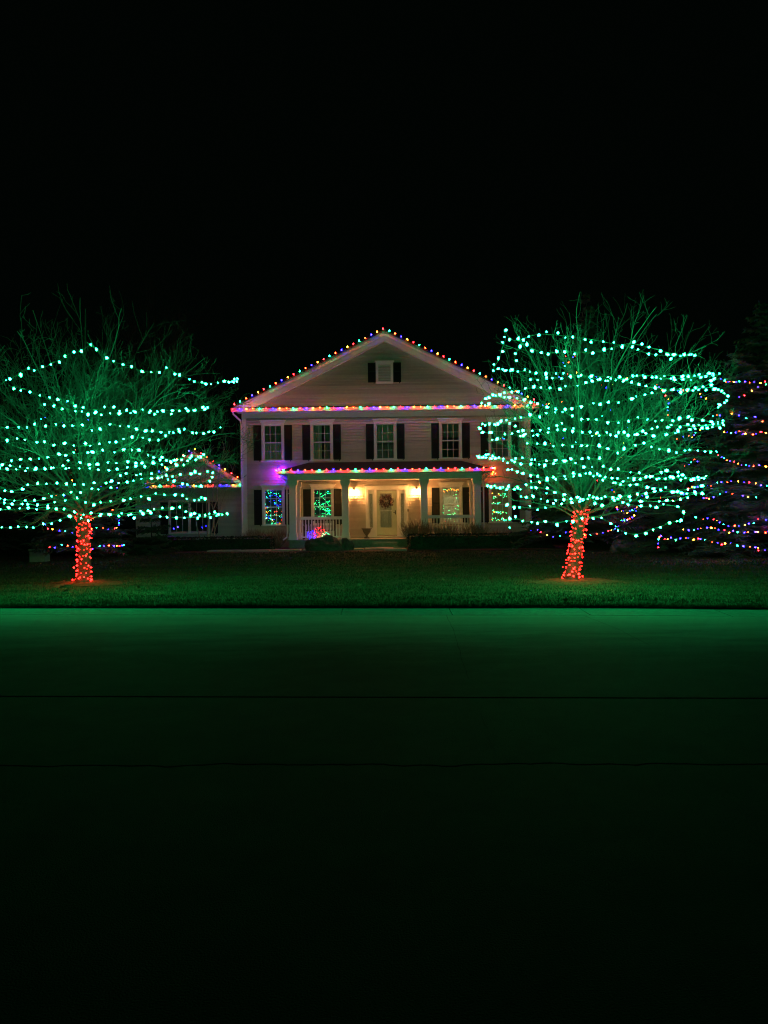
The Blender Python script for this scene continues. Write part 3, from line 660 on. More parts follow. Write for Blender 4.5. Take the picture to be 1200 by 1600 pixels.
def bare_tree(label, base, top, r0, crown, nl, up, group, trunk_r=None, seed=1, fine=1.0, name='bare_tree', lowr=1.0, mT=None, mL=None):
    random.seed(seed)
    root = thing(name, label, 'tree', base, 0, group); g = Grower((crown[0]-base, crown[1]), up, fine); top = top-base
    apex = Vector((g.c.x*.6, g.c.y*.6, g.c.z+g.R[1]*.9))
    # trunk with flare, then leader
    b = MB(); pts = [Vector((0,0,-.05)), Vector((0,0,.12))]+[Vector((0,0,.12)).lerp(top, t)+Vector((.03*sin(5*t), .02*cos(4*t), 0)) for t in (.2, .4, .6, .8, 1)]
    b.tube(pts, [r0*1.45, r0*1.1, r0*1.0, r0*.96, r0*.93, r0*.95, r0*1.0], 12)
    lead = bezier(top, top+Vector((0, 0, 1.2)), apex, 10); b.tube([pts[-1]]+lead[1:], [r0]+[r0*.62*(1-i/10)+.012 for i in range(1, 11)], 8)
    b.build('trunk', mT or M_bark, root, True)
    ga = pi*(3-sqrt(5))
    for i in range(nl):
        t = (i+.5)/nl; sv = min(.97, -.80+1.85*t); el = math.asin(sv)
        az = i*ga+random.uniform(-.25, .25)
        zr = g.R[1] if el > 0 else g.R[2]
        k = random.uniform(.86, 1.02); tgt = g.c+Vector((cos(az)*cos(el)*g.R[0]*k, sin(az)*cos(el)*g.R[0]*k, sin(el)*zr*k))
        tt = min(.95, max(0, random.gauss(.10+.45*max(0, t-.35), .08))); st = lead[0].lerp(lead[5], tt) if tt < .9 else lead[5]
        j = tt*5; ii = min(int(j), 4); st = lead[ii].lerp(lead[ii+1], j-ii) if t > .12 else top-Vector((0, 0, random.uniform(0, .15)))
        d = tgt-st; mid = st+Vector((d.x*.42, d.y*.42, d.z*.5+ (.28*up+.1)*d.length*.6*(.25+.75*max(0, min(1, (sv+.5)/.8)))))
        pts = bezier(st, mid, tgt, 14); L = d.length
        pts = [p+Vector((noise.noise(p*1.3+Vector((i*3, 0, 0))), noise.noise(p*1.3+Vector((0, i*3, 5))), noise.noise(p*1.3+Vector((7, 0, i)))))*.16*(j_/14) for j_, p in enumerate(pts)]
        rl = r0*random.uniform(.15, .25)*lowr; rs = [max(.006, rl*(1-.92*j_/14)) for j_ in range(15)]
        mb = MB(); mb.tube(pts, rs, 6)
        cnt = int(13*g.fine*L/3.5)
        for c_ in range(cnt):
            tb = .18+.82*(c_+random.random())/cnt; jf = tb*14; ji = min(int(jf), 13); a = pts[ji].lerp(pts[ji+1], jf-ji); tg = (pts[ji+1]-pts[ji]).normalized()
            g.branch(mb, a, g.side(tg, random.uniform(.45, .85)), L*random.uniform(.25, .42)*(1.1-.55*tb), rs[ji]*.6, 2)
        mb.build('limb', mL or M_twig, root, True)
    return root
LB = Vector((-7.36, 18.10, 0)); LB.z = gz(LB.x, LB.y)-.02; RB = Vector((4.28, 17.0, 0)); RB.z = gz(RB.x, RB.y)-.02
LT = P(132, 806, 18.1); RT = P(908, 806, 17.05)
LC = (P(142, 690, 18.1), (3.9, 3.6, 2.2)); RC = (P(938, 675, 17.0), (3.05, 3.1, 2.35))
bare_tree('leafless front lawn tree left of the house, wide crown of crooked twigs', LB, LT, .145, LC, 46, .55, 'bare lawn trees', seed=11, fine=1.0)
bare_tree('leafless front lawn tree right of the house, leaning trunk and upswept fan crown', RB, RT, .145, RC, 44, 1.1, 'bare lawn trees', seed=23, fine=1.0)
# ---- faint bare trees further back
bare_tree('tall thin bare tree rising dimly behind the left lawn tree', Vector((-12.8, 42, .2)), Vector((-12.8, 42, 3.2)), .2, (Vector((-12.8, 42, 9)), (4.5, 6.8, 3.2)), 16, 1.0, 'dim trees behind', seed=5, fine=.7)
bare_tree('low dark bare tree between the left lawn tree and the house corner', Vector((-8.0, 41, .2)), Vector((-8.0, 41, 1.9)), .12, (Vector((-8.2, 41, 5.2)), (2.0, 3.0, 2.0)), 10, .9, 'dim trees behind', seed=6, fine=.6)
random.seed(31)
# multi-stemmed birch before the side wing
bi = thing('birch', 'pale multi-stemmed young tree in front of the side wing window', 'tree', P(325, 852, 34.0))
bz = bi.location.copy()
for dx, px, py, r in ((-.35, 283, 738, .022), (-.05, 318, 700, .03), (.1, 352, 692, .03), (.22, 372, 715, .022), (.3, 336, 745, .02)):
    tip = P(px, py, 34.0+random.uniform(-.4, .4))-bz; st = Vector((dx, random.uniform(-.1, .1), 0)); mid = st.lerp(tip, .5)+Vector((.12*(1 if dx < 0 else -1), 0, .25))
    pts = [p+Vector((noise.noise(p*2+Vector((dx*9, 0, 0))), 0, 0))*.12 for p in bezier(st, mid, tip, 12)]
    mb = MB(); mb.tube(pts, [r*1.3*(1-.8*i/12) for i in range(13)], 6); g = Grower((tip*.6, (2.2, 3, 3)), .9, 1.0)
    for k in range(9):
        i = random.randint(4, 11); g.branch(mb, pts[i], g.side((pts[i+1]-pts[i]).normalized(), .5), random.uniform(.5, 1.1), .012, 3)
    mb.build('stem', M_birch, bi, True)

# ------------------------------------------------------------------ evergreens, hedges, shrubs, rocks
def conifer(label, base, h, r, seed, group=None, dens=1.0, low=.06, name='spruce'):
    random.seed(seed); root = thing(name, label, 'tree', base, 0, group)
    b = MB(); b.tube([Vector((0,0,-.1)), Vector((.02,0,h*.5)), Vector((0,0,h))], [.035*h*.5, .02*h*.5, .01], 7); b.build('trunk', M_bark, root, True)
    b = MB(); lv = int(h*4.2)
    for i in range(lv):
        z = h*(low+(1-low)*(i+random.random()*.6)/lv); R = r*(1-(z/h-low)/(1-low))**.8+.06; nb = max(4, int(8*dens+R*5*dens))
        for k in range(nb):
            az = random.random()*2*pi; L = R*random.uniform(.65, 1.12); droop = random.uniform(-.1, .35)
            d = Vector((cos(az), sin(az), 0)); s = Vector((-sin(az), cos(az), 0)); seg = max(3, int(L/.13))
            for j in range(seg):
                t = (j+.3)/seg; c = Vector((0, 0, z))+d*L*t+Vector((0, 0, -droop*L*t*t+.12*L*t))
                w = .30*L*(1-t*.75)*random.uniform(.5, 1)+.07
                for sg in (-1, 1):
                    tip = c+s*sg*w+d*w*.75+Vector((0, 0, random.uniform(-.12, .06)))
                    u = Vector((0, 0, .035)); b.add([c-d*.05, c+d*.05+u, tip], [(0,1,2)]); 
                    b.add([c-u*.6, c+u, tip+Vector((0, 0, random.uniform(-.06, .06)))-d*.06], [(0,1,2)])
                if random.random() < .6: b.add([c-s*.04, c+s*.04, c+d*.12+Vector((0, 0, random.uniform(-.02, .12)))], [(0,1,2)])
    b.build('crown', M_needle, root); return root
def on(x, y): return Vector((x, y, gz(x, y)-.02))
conifer('dark spruce with coloured lights behind the left bare tree', on(-11.2, 27.5), 5.9, 1.9, 41, 'spruces around the garden')
conifer('dark spruce with sparse coloured lights behind the right bare tree crown', on(7.6, 30.0), 7.4, 2.3, 42, 'spruces around the garden')
conifer('shorter spruce between the right bare tree and the big right spruce', on(10.5, 27.5), 6.6, 2.2, 43, 'spruces around the garden')
conifer('big spreading spruce at the right edge hung with coloured lights', on(13.3, 26.0), 8.9, 3.6, 44, 'spruces around the garden', 1.1)
conifer('unlit tall spruce whose tip shows dimly above the right bare tree', on(9.4, 34.0), 11.6, 2.8, 45, 'spruces around the garden', .8)
conifer('unlit spruce low behind the hedge at the left edge', on(-17.2, 31), 6.5, 2.5, 46, 'spruces around the garden', .8)
conifer('small dark juniper between the left trunk and the side wing', on(-9.9, 31.5), 2.1, 1.3, 47, None, 1.0, .02, 'juniper')
conifer('low spreading yew beside the big right spruce', on(11.5, 24.9), 1.9, 1.7, 48, None, 1.2, .02, 'yew')
conifer('low spreading yew at the far right edge of the lawn', on(14.0, 23.6), 2.0, 1.7, 49, None, 1.2, .02, 'yew')

def hedge(label, x0, x1, y, d, h, seed):
    random.seed(seed); root = thing('hedge', label, 'hedge', on((x0+x1)/2, y)); w = (x1-x0)/2
    b = MB(); b.box(-w+.08, w-.08, -d/2+.08, d/2-.08, 0, h-.07); b.build('branches', M_hedge, root)
    b = MB(); N = int((x1-x0)*(d+2*h)*260)
    for i in range(N):
        x = random.uniform(-w, w); k = random.random()*(d+h*1.6)
        if k < d: p = Vector((x, k-d/2, h+random.gauss(0, .02)))
        elif k < d+h*1.3: p = Vector((x, -d/2+random.gauss(0, .025), random.uniform(0, h)))
        else: p = Vector((random.choice((-w, w))+random.gauss(0, .02), random.uniform(-d/2, d/2), random.uniform(0, h)))
        a = Vector((random.gauss(0, 1), random.gauss(0, 1), random.gauss(0, 1))).normalized()*.045; c = Vector((random.gauss(0, 1), random.gauss(0, 1), random.gauss(0, 1))).normalized()*.03
        b.add([p-a, p+c, p+a, p-c], [(0,1,2,3)])
    b.build('leaves', M_hedge, root, kind='stuff'); return root
hedge('long low clipped hedge in front of the house left of the porch', -11.7, -5.0, 33.3, .9, .62, 51)
hedge('low clipped hedge in front of the porch right of the steps', 1.05, 7.3, 32.2, .8, .66, 52)
hedge('dark clipped hedge at the far left behind the left tree', -19, -12.6, 31.5, 1.2, 1.1, 53)
hedge('dark low hedge right of the house behind the right trunk', 7.9, 10.4, 31.5, 1.0, .75, 54)

def shrub(label, px, py, Y, w, h, n, seed, cat='shrub', group='twiggy shrubs by the porch'):
    random.seed(seed); base = P(px, py, Y); base.z = gz(base.x, base.y); root = thing('bare_shrub', label, cat, base, 0, group); b = MB()
    for i in range(n):
        az = random.random()*2*pi; rr = sqrt(random.random()); tip = Vector((cos(az)*w/2*rr, sin(az)*w/2*rr*.8, h*(1-.25*rr)*random.uniform(.75, 1.05))); st = Vector((cos(az)*.08, sin(az)*.08, -.02))
        pts = [p+Vector((random.gauss(0, .012), random.gauss(0, .012), 0)) for p in bezier(st, Vector((tip.x*.75, tip.y*.75, h*.35)), tip, 5)]
        b.tube(pts, [.014*(1-.7*j/5) for j in range(6)], 3)
        for k in range(4):
            j = random.randint(2, 4); d = (pts[j+1]-pts[j]).normalized()+Vector((random.gauss(0, .5), random.gauss(0, .5), random.gauss(0, .3))); q = pts[j]
            b.tube([q, q+d*h*.13, q+d*h*.13+Vector((d.x*.05, d.y*.05, h*.13))], [.007, .006, .004], 3)
    b.build('stems', M_shrubtwig, root); return root
shrub('round leafless shrub right of the front door, largest of the bare shrubs', 652, 852, 33.5, 1.5, 1.35, 130, 61)
shrub('leafless shrub under the right porch railing', 698, 850, 33.5, 1.25, 1.15, 100, 62)
shrub('leafless shrub in front of the rightmost porch column', 742, 850, 33.6, 1.3, 1.2, 100, 63)
shrub('low leafless shrub under the right ground floor window', 786, 850, 34.6, 1.3, .9, 70, 64)
shrub('leafless shrub at the left corner of the main house', 397, 858, 35.2, 1.2, 1.0, 70, 65)
shrub('low leafless shrub under the left ground floor window', 432, 856, 35.0, 1.3, .95, 80, 66)
lit = shrub('small shrub right of the house wound with a few coloured bulbs', 834, 852, 33.8, .9, .9, 60, 67)

def rock(label, px, py, Y, sx, sy, sz, seed, name='boulder'):
    import bmesh
    base = P(px, py, Y); base.z = gz(base.x, base.y)
    bm = bmesh.new(); bmesh.ops.create_icosphere(bm, subdivisions=4, radius=1)
    for v in bm.verts:
        n_ = noise.noise(v.co*1.1+Vector((seed, 0, 0)))*.4+noise.noise(v.co*2.6+Vector((seed, 3, 0)))*.16+noise.noise(v.co*7+Vector((seed, 3, 0)))*.05
        c = v.co*(1+n_); c.z = max(c.z, -.25); v.co = (c.x*sx, c.y*sy, (c.z+.12)*sz)
    me = bpy.data.meshes.new(name); bm.to_mesh(me); bm.free(); me.materials.append(M_rock)
    return tag(link(name, me, None, base), label, 'rock')
rock('big dark boulder in front of the lit porch bench', 508, 862, 31.6, .82, .5, .58, 3)
rock('smaller brown rock against the right end of the big boulder', 541, 862, 31.7, .30, .3, .50, 9)
rock('rounded reddish boulder under the side wing window', 262, 848, 34.2, .95, .6, .58, 14)
rock('dim rounded boulder behind the right lit trunk', 992, 858, 28.5, 1.0, .6, .62, 22)

# ------------------------------------------------------------------ strings on the bare trees
def wrap(cx, Y0, R, pts, front=True, k=.9):
    out = []
    for px, py in pts:
        Y = Y0
        for _ in range(4):
            q = P(px, py, Y); dx = min(1, abs(q.x-cx)/R); dd = R*sqrt(1-dx*dx)*k; Y = Y0-dd if front else Y0+dd
        out.append(P(px, py, Y))
    return out
def back(cx, Y0, R, a, b, k=.85, sag=.25, n=8):   # round the far side from point a to point b
    aa = math.atan2((a.y-Y0), a.x-cx); ab = math.atan2((b.y-Y0), b.x-cx)
    if aa < -pi/2-.01 or ab < -pi/2-.01: aa, ab = aa % (2*pi), ab % (2*pi)
    out = []
    for i in range(1, n):
        t = i/n; an = aa+(ab-aa)*t; out.append(Vector((cx+cos(an)*R*k, Y0+sin(an)*R*k, a.z+(b.z-a.z)*t-sag*sin(pi*t)*(.4+.8*random.random()))))
    return out
ORD = ['topmost', 'second', 'third', 'fourth', 'fifth', 'sixth', 'seventh', 'eighth', 'ninth', 'tenth', 'eleventh', 'twelfth', 'thirteenth', 'fourteenth', 'fifteenth', 'sixteenth']
def row_label(i, side, n):
    if i == 0: return f'topmost green light string across the {side} bare tree'
    if i == n-1: return f'lowest green light string under the crown of the {side} bare tree'
    return f'{ORD[i]} green light string from the top of the {side} bare tree'
random.seed(77)
c5 = lambda l: [(x/3, 400+y/3) for x, y in l]
c6 = lambda l: [(x/3, 680+y/3) for x, y in l]
LEFT = [
 c5([(-160,700),(-60,640),(5,600),(20,588),(65,568),(125,530),(160,535),(220,517),(245,500),(280,490),(305,472),(335,455),(370,450),(400,432),(425,415),(460,440),(485,472),(515,487),(545,500),(600,512),(650,535),(725,543),(780,530),(800,527),(820,548),(870,568),(915,588),(970,595),(1030,592),(1070,592),(1120,575)]),
 c5([(40,608),(120,625),(160,645),(205,660),(245,675),(280,670),(320,690),(380,710),(415,720),(455,720),(500,705),(530,715),(590,730),(630,738),(680,730),(725,735),(785,735),(830,735),(870,720),(920,730),(985,712)]),
 c5([(-180,800),(-60,820),(5,805),(65,803),(145,803),(215,797),(300,797),(380,797),(460,810),(490,800),(525,790),(610,805),(650,812),(735,825),(790,828),(850,808),(900,825),(960,825),(1000,818),(1035,803)]),
 c5([(-160,860),(-60,880),(15,870),(65,858),(95,845),(125,860),(170,872),(205,877),(275,887),(315,877),(355,890),(425,887),(455,875),(490,873),(545,878),(605,850),(650,848),(690,860),(750,862),(790,840),(830,830),(870,814)]),
 c6([(-170,100),(-60,140),(0,135),(45,125),(75,120),(150,115),(220,100),(245,95),(345,85),(375,85),(460,75),(530,78),(560,75),(595,68),(635,65),(700,90),(735,105),(780,110),(820,125),(840,105),(905,95),(965,98)]),
 c6([(-150,170),(-60,160),(0,132),(75,148),(150,155),(190,160),(235,160),(265,150),(300,160),(320,125),(375,130),(450,135),(500,130),(565,125),(630,125),(690,155),(720,130),(800,150),(860,140),(920,115),(965,105)]),
 c6([(-170,230),(-60,260),(0,240),(35,262),(80,258),(125,230),(155,235),(235,230),(310,235),(380,232),(460,225),(525,213),(560,176),(630,185),(700,185),(765,190),(855,190),(905,182),(1002,172),(1003,187),(970,215),(930,238),(870,225),(800,215),(745,195)]),
 c6([(-180,330),(-60,325),(0,317),(75,325),(135,320),(170,330),(205,325),(255,315),(330,300),(395,308),(435,317),(480,318),(550,310),(600,298),(635,292),(665,285),(735,278),(795,282),(830,275),(865,285),(900,300),(940,292),(968,300),(950,310),(930,300)]),
 c6([(-120,350),(0,350),(120,345),(165,345),(195,340),(255,342),(300,345),(395,372),(455,365),(540,372),(605,365),(665,360),(705,355),(775,345),(830,345),(880,360),(930,368),(985,372),(1062,368)]),
 c6([(-180,470),(-80,440),(0,435),(55,435),(95,430),(165,430),(200,415),(240,410),(290,390),(340,384),(370,385),(405,400),(500,368),(560,378),(635,372),(690,367),(735,380),(800,385),(850,388),(900,385),(950,385),(1000,380),(1062,378)]),
]
LCX = LC[0].x
for i, l in enumerate(LEFT):
    f = wrap(LCX, 18.1, 3.8, l)
    if i in (1, 4, 6): f = f+back(LCX, 18.1, 3.8, f[-1], f[0]+Vector((0, 0, -.25)))
    strand(row_label(i, 'left', len(LEFT)), f, .178, 'g', 'green strings on the left tree', 1.0, 'rand', .018)
c7 = lambda l: [(740+x*.38333, 430+y*.38333) for x, y in l]
c8 = lambda l: [(740+x*.38333, 700+y*.3836) for x, y in l]
RIGHT = [
 c7([(80,380),(105,340),(115,300),(130,262),(125,225),(145,255),(180,268),(230,248),(275,240),(350,245),(440,255),(500,265),(560,278),(620,288),(680,310),(750,325),(830,328),(880,328),(912,318)]),
 c7([(78,385),(120,385),(165,385),(170,325),(200,280),(240,300),(290,318),(330,315),(400,312),(500,312),(600,285),(650,280),(740,300),(800,318),(860,325),(912,322)]),
 c7([(90,385),(165,388),(250,398),(325,395),(350,397),(440,410),(540,412),(625,420),(690,408),(740,410),(810,408),(860,410),(925,412),(960,403),(1000,408)]),
 c7([(75,497),(95,485),(145,475),(185,470),(235,460),(290,465),(340,460),(380,455),(465,440),(525,430),(580,420),(640,440),(700,455),(770,462),(850,465),(925,460),(970,435),(998,410)]),
 c7([(72,522),(45,530),(32,515),(45,500),(70,495),(150,500),(250,520),(355,550),(390,545),(440,530),(500,522),(565,512),(600,515),(625,505),(685,490),(715,485),(770,478),(795,465),(850,472),(930,462),(965,458),(1015,475),(1037,500),(1028,520),(975,548)]),
 c7([(28,612),(60,604),(100,605),(130,590),(180,585),(240,575),(295,565),(325,562),(355,550),(420,585),(490,590),(525,595),(580,595),(630,590),(680,583),(735,592),(790,592),(830,588),(880,575),(935,590),(965,598),(1028,600)]),
 c7([(25,618),(45,640),(75,640),(100,610),(150,605),(200,632),(290,625),(350,608),(430,640),(500,655),(570,650),(665,655),(740,648),(850,640),(900,625),(950,628),(1000,612),(1025,605)]),
 c7([(72,672),(110,663),(180,635),(220,680),(265,690),(350,695),(420,690),(475,692),(520,703),(590,718),(650,700),(685,688),(740,700),(790,718),(830,722),(860,718),(900,715),(950,715),(992,718)]),
 c8([(10,30),(75,40),(150,50),(215,42),(260,55),(290,50),(345,52),(385,52),(455,42),(520,50),(525,75),(560,85),(590,92),(650,100),(705,110),(730,120),(780,130),(830,125),(890,128),(955,122)]),
 c8([(15,38),(60,28),(110,42),(200,62),(300,65),(400,62),(480,88),(560,130),(600,140),(700,125),(760,100),(830,100),(860,115),(900,125),(960,112)]),
 c8([(52,145),(80,160),(120,160),(165,165),(190,150),(230,145),(265,135),(300,132),(330,128),(400,118),(440,100),(500,112),(590,150),(660,148),(700,160),(780,165),(830,185),(880,180),(920,188),(937,160)]),
 c8([(60,155),(100,160),(180,168),(260,160),(340,180),(420,215),(475,200),(530,195),(600,205),(680,215),(760,218),(830,212),(890,190),(925,182)]),
 c8([(130,235),(160,235),(200,242),(260,245),(300,242),(340,235),(445,210),(475,205),(530,238),(580,212),(640,230),(700,240),(750,238),(780,232),(830,240),(848,262),(857,285),(840,297)]),
 c8([(150,325),(138,297),(185,290),(210,300),(290,302),(350,302),(400,296),(490,280),(550,300),(590,330),(640,350),(690,347),(720,332),(760,322),(800,305),(855,292)]),
]
RCX = RC[0].x
for i, l in enumerate(RIGHT):
    f = wrap(RCX, 17.0, 2.95, l)
    if i in (2, 5, 8, 10): f = f+back(RCX, 17.0, 2.95, f[-1], f[0]+Vector((0, 0, -.2)))
    strand(row_label(i, 'right', len(RIGHT)), f, .178, 'g', 'green strings on the right tree', 1.0, 'rand', .018)
# red bulbs wound round both trunks
def trunk_wrap(label, base, top, r, pitch, sp, z1):
    pts = []; H = z1; n = int(H/pitch*14)
    for i in range(n+1):
        t = i/n; a = 2*pi*i/14; c = base.lerp(top, t*H/(top.z-base.z)); rr = r*(1.3-.3*min(1, t*6))+.02+.01*sin(a*.37+t*9)
        pts.append(c+Vector((cos(a)*rr, sin(a)*rr, .05+.03*sin(a*1.7))))
    strand(label, pts, sp, 't', 'red strings on the trunks', .66, 'rand', .018, smooth=False)
trunk_wrap('red light string wound round the upright left tree trunk', LB, LT, .15, .115, .10, LT.z-LB.z-.02)
trunk_wrap('red light string wound round the leaning right tree trunk', RB, RT, .15, .105, .10, RT.z-RB.z+.1)
# coloured strings on the spruces
def cone_pts(cx, cy, base_z, h, r, l):
    out = []
    for px, py in l:
        Y = cy
        for _ in range(4):
            q = P(px, py, Y); R = r*max(.05, 1-(q.z-base_z)/h)**.8*1.05+.1; dx = min(1, abs(q.x-cx)/R); Y = cy-R*sqrt(1-dx*dx)
        out.append(P(px, py, Y))
    return out
MP = 'renbo'
def mrow(label, cn, l, sp, grp, ph=0): strand(label, cone_pts(*cn, l), sp*.82, 'rbnebrobnbeb'[ph:]+'o', grp, .8, 'rand', .018, ph)
C1 = (-11.2, 27.5, .2, 5.9, 1.9); GL = 'coloured strings on the left spruce'
mrow('coloured bulbs low on the left spruce, just above the lawn', C1, [(75,852),(84,855),(100,851),(118,856),(146,857),(160,852),(175,852),(197,852)], .26, GL)
mrow('coloured bulbs one row up on the left spruce beside the red trunk top', C1, [(68,818),(76,825),(88,829),(118,829),(146,825),(162,824),(180,826),(187,812)], .26, GL, 2)
mrow('coloured bulbs half way up the left spruce behind the green strings', C1, [(72,772),(84,773),(111,776),(125,776),(143,773),(160,786),(178,799)], .42, GL, 1)
mrow('coloured bulbs high on the left spruce behind the green strings', C1, [(107,752),(117,751),(124,752),(150,757),(190,762)], .42, GL, 3)
mrow('coloured bulbs nearer the tip of the left spruce behind the green strings', C1, [(113,701),(125,703),(153,704),(172,706),(176,700)], .35, GL)
mrow('few coloured bulbs at the tip of the left spruce, seen between green strings', C1, [(65,660),(68,645),(80,664),(100,657),(101,632),(109,631),(145,659),(170,644)], .45, GL, 4)
cr = lambda l: [(1000+x/5, 560+y/5) for x, y in l]
C2 = (13.3, 26.0, .2, 8.9, 3.6); GR = 'coloured strings on the big right spruce'
mrow('topmost straight coloured string on the big right spruce', C2, cr([(590,150),(635,165),(700,185),(780,183),(860,188),(900,188),(975,185),(1080,190)]), .20, GR)
mrow('short coloured string rising under the topmost one on the right spruce', C2, cr([(750,310),(820,280),(860,258),(935,230),(1020,190)]), .28, GR, 2)
mrow('sparse coloured string on the big right spruce beside the green loop', C2, cr([(550,450),(655,437),(695,430),(770,457),(845,465),(925,460),(980,495),(1060,530)]), .34, GR, 1)
mrow('level coloured string on the big right spruce, a third of the way down', C2, cr([(640,570),(680,577),(760,578),(830,585),(900,590),(945,578),(985,585),(1080,600)]), .18, GR, 3)
mrow('coloured string sloping down right at half height of the big right spruce', C2, cr([(605,750),(665,780),(705,793),(730,812),(795,828),(865,842),(930,835),(970,845),(1080,850)]), .17, GR)
mrow('coloured string below half height of the big right spruce', C2, cr([(590,975),(635,970),(735,960),(810,965),(885,975),(945,990),(1080,970)]), .22, GR, 4)
mrow('sparse coloured string on the lower right spruce near the green tip', C2, cr([(485,1083),(530,1090),(595,1078),(660,1050),(705,1048),(745,1058),(860,1080),(910,1083),(980,1138),(1060,1150)]), .28, GR, 2)
C3 = (12.6, 24.8, .1, 2.9, 3.4)
def flat_row(label, l, Y, sp, ph=0, grp='coloured strings draped over the low evergreens'): strand(label, [P(px, py, Y-.5+random.uniform(-.15, .15)) for px, py in l], sp, 'rbnebrobnbeb'[ph:]+'o', grp, .8, 'rand', .018, ph)
flat_row('upper coloured string draped in a dip over the low right evergreens', cr([(430,1245),(485,1250),(545,1255),(585,1260),(640,1288),(680,1303),(745,1315),(785,1310),(860,1295),(900,1280),(930,1258),(970,1262),(1060,1250)]), 23.7, .2, 1)
flat_row('middle coloured string along the low right evergreens', cr([(320,1340),(370,1340),(415,1338),(480,1325),(550,1325),(620,1338),(690,1358),(730,1352),(815,1365),(880,1355),(925,1358),(970,1358),(1060,1350)]), 23.5, .17, 3)
flat_row('lowest coloured string stepping down to the lawn at the right', cr([(140,1485),(143,1455),(145,1420),(160,1370),(195,1405),(260,1408),(330,1403),(405,1400),(445,1418),(480,1405),(540,1425),(590,1438),(665,1440),(740,1445),(775,1462),(905,1480),(940,1498),(1000,1500)]), 23.2, .17)
C4 = (7.6, 30.0, .2, 7.4, 2.3); GM = 'coloured strings behind the right tree crown'
mrow('highest coloured string seen through the top of the right crown', C4, c7([(380,325),(365,357),(365,372),(405,335),(425,330)]), .3, GM)
mrow('coloured string below the highest one seen through the right crown', C4, c7([(335,425),(405,395),(485,400),(535,460),(590,425),(640,420)]), .4, GM, 2)
mrow('coloured string beside the house eave seen through the right crown', C4, c7([(240,510),(265,525),(290,530),(320,520),(355,515),(370,520)]), .22, GM, 1)
mrow('coloured string at mid height seen through the right crown', C4, c7([(290,690),(400,665),(455,745),(535,555),(620,600),(595,770)]), .7, GM)
mrow('coloured string low behind the right crown near the window', C4, c8([(265,135),(290,175),(320,185),(370,135),(420,130),(505,130),(600,205)]), .38, GM, 3)
mrow('coloured string just above the hedge behind the red trunk', C4, c8([(250,330),(330,360),(400,340),(455,355),(510,345),(570,330),(620,280),(660,275)]), .3, GM, 2)
C5 = (10.5, 27.5, .2, 6.6, 2.2); GN = 'coloured strings on the shorter right spruce'
mrow('coloured string hanging down near the tip of the shorter right spruce', C5, c7([(745,440),(790,500),(795,530),(790,560),(800,590)]), .18, GN)
mrow('coloured string crossing the right edge of the green crown', C5, c7([(830,465),(850,470),(890,468),(925,462),(925,495),(975,500),(990,505)]), .2, GN, 2)
mrow('coloured string below the crossing one in the right crown edge', C5, c7([(800,640),(830,668),(860,655),(900,655),(900,610),(940,645)]), .3, GN, 1)
mrow('slanting coloured string on the shorter right spruce', C5, c8([(850,75),(880,65),(890,48),(915,50),(935,45)]), .2, GN)
mrow('coloured string at the lower side of the shorter right spruce', C5, c8([(660,185),(690,200),(750,180),(760,200),(785,215),(850,200),(880,155),(900,160),(960,155),(1010,142)]), .3, GN, 3)
mrow('lowest coloured string on the shorter right spruce', C5, c8([(560,205),(590,255),(640,258),(670,240),(650,280),(600,300)]), .2, GN, 4)
strand('short coloured string wound on the small shrub right of the house', [P(*q, 33.4) for q in ((822,832),(830,828),(838,825),(842,832),(846,838),(850,841))], .17, 'bberr', None, 1.0, 'rand', .02)
strand('few blue bulbs beside the side wing window', [P(*q, 34.5) for q in ((268,826),(272,824),(280,823))], .2, 'b', None, 1.0, 'rand', .02)

# ------------------------------------------------------------------ things on the porch and in the windows
def HP(x, y, z): return HOMEP+Vector((x, y, z))
bench = thing('porch_bench', 'dark slatted wooden bench behind the left porch railing', 'bench', HP(-3.2, -1.2, FLZ))
for k in range(13):
    b = MB(); x = -.7+1.4*k/12; b.box(x-.022, x+.022, .19, .21, .42, .86); b.build('back_slat', M_bench, bench)
for k in range(4): b = MB(); b.box(-.75, .75, -.25+k*.11, -.16+k*.11, .40, .43); b.build('seat_slat', M_bench, bench)
for x in (-.76, .72):
    for y, h in ((-.24, .62), (.18, .9)): b = MB(); b.box(x, x+.05, y, y+.05, 0, h); b.build('leg', M_bench, bench)
    b = MB(); b.box(x, x+.05, -.26, .18, .62, .65); b.build('armrest', M_bench, bench)
b = MB(); b.box(-.76, .77, .185, .215, .86, .92); b.build('top_rail', M_bench, bench)
def lightball(label, px, py, r, key, seed):
    random.seed(seed); c = P(px, py, 33.9); c.z = max(c.z, FLZ+r+.01)
    root = thing('light_ball', label, 'light ornament', c-Vector((0, 0, r)), 0, 'glowing light balls on the porch')
    b = MB()
    for k in range(5):
        a = k*pi/5; b.tube([Vector((cos(t)*cos(a)*r*.95, cos(t)*sin(a)*r*.95, r+sin(t)*r*.95)) for t in [i*2*pi/14 for i in range(15)]], [.005]*15, 3)
    b.build('wire_frame', M_cable, root)
    n = 34 if r > .2 else 24
    for i in range(n):
        z = 1-2*(i+.5)/n; a = i*2.4; s = sqrt(1-z*z); link('bulb', BM[key], root, (cos(a)*s*r, sin(a)*s*r, r+z*r), (random.random()*3, random.random()*3, 0), (.22,)*3)
lightball('blue glowing ball of lights left of the red one on the porch', 487, 836, .20, 'b', 1)
lightball('large red glowing ball of lights in the middle on the porch', 499, 833, .27, 'r', 2)
lightball('small green glowing ball of lights right of the red one', 509, 837, .16, 'n', 3)
urn = MB(); urn._lathe([(.13, 0), (.13, .05), (.06, .08), (.05, .14), (.10, .2), (.18, .32), (.20, .42), (.245, .46), (.245, .48), (.21, .48), (.19, .44)], 18, (0,0,0), 0)
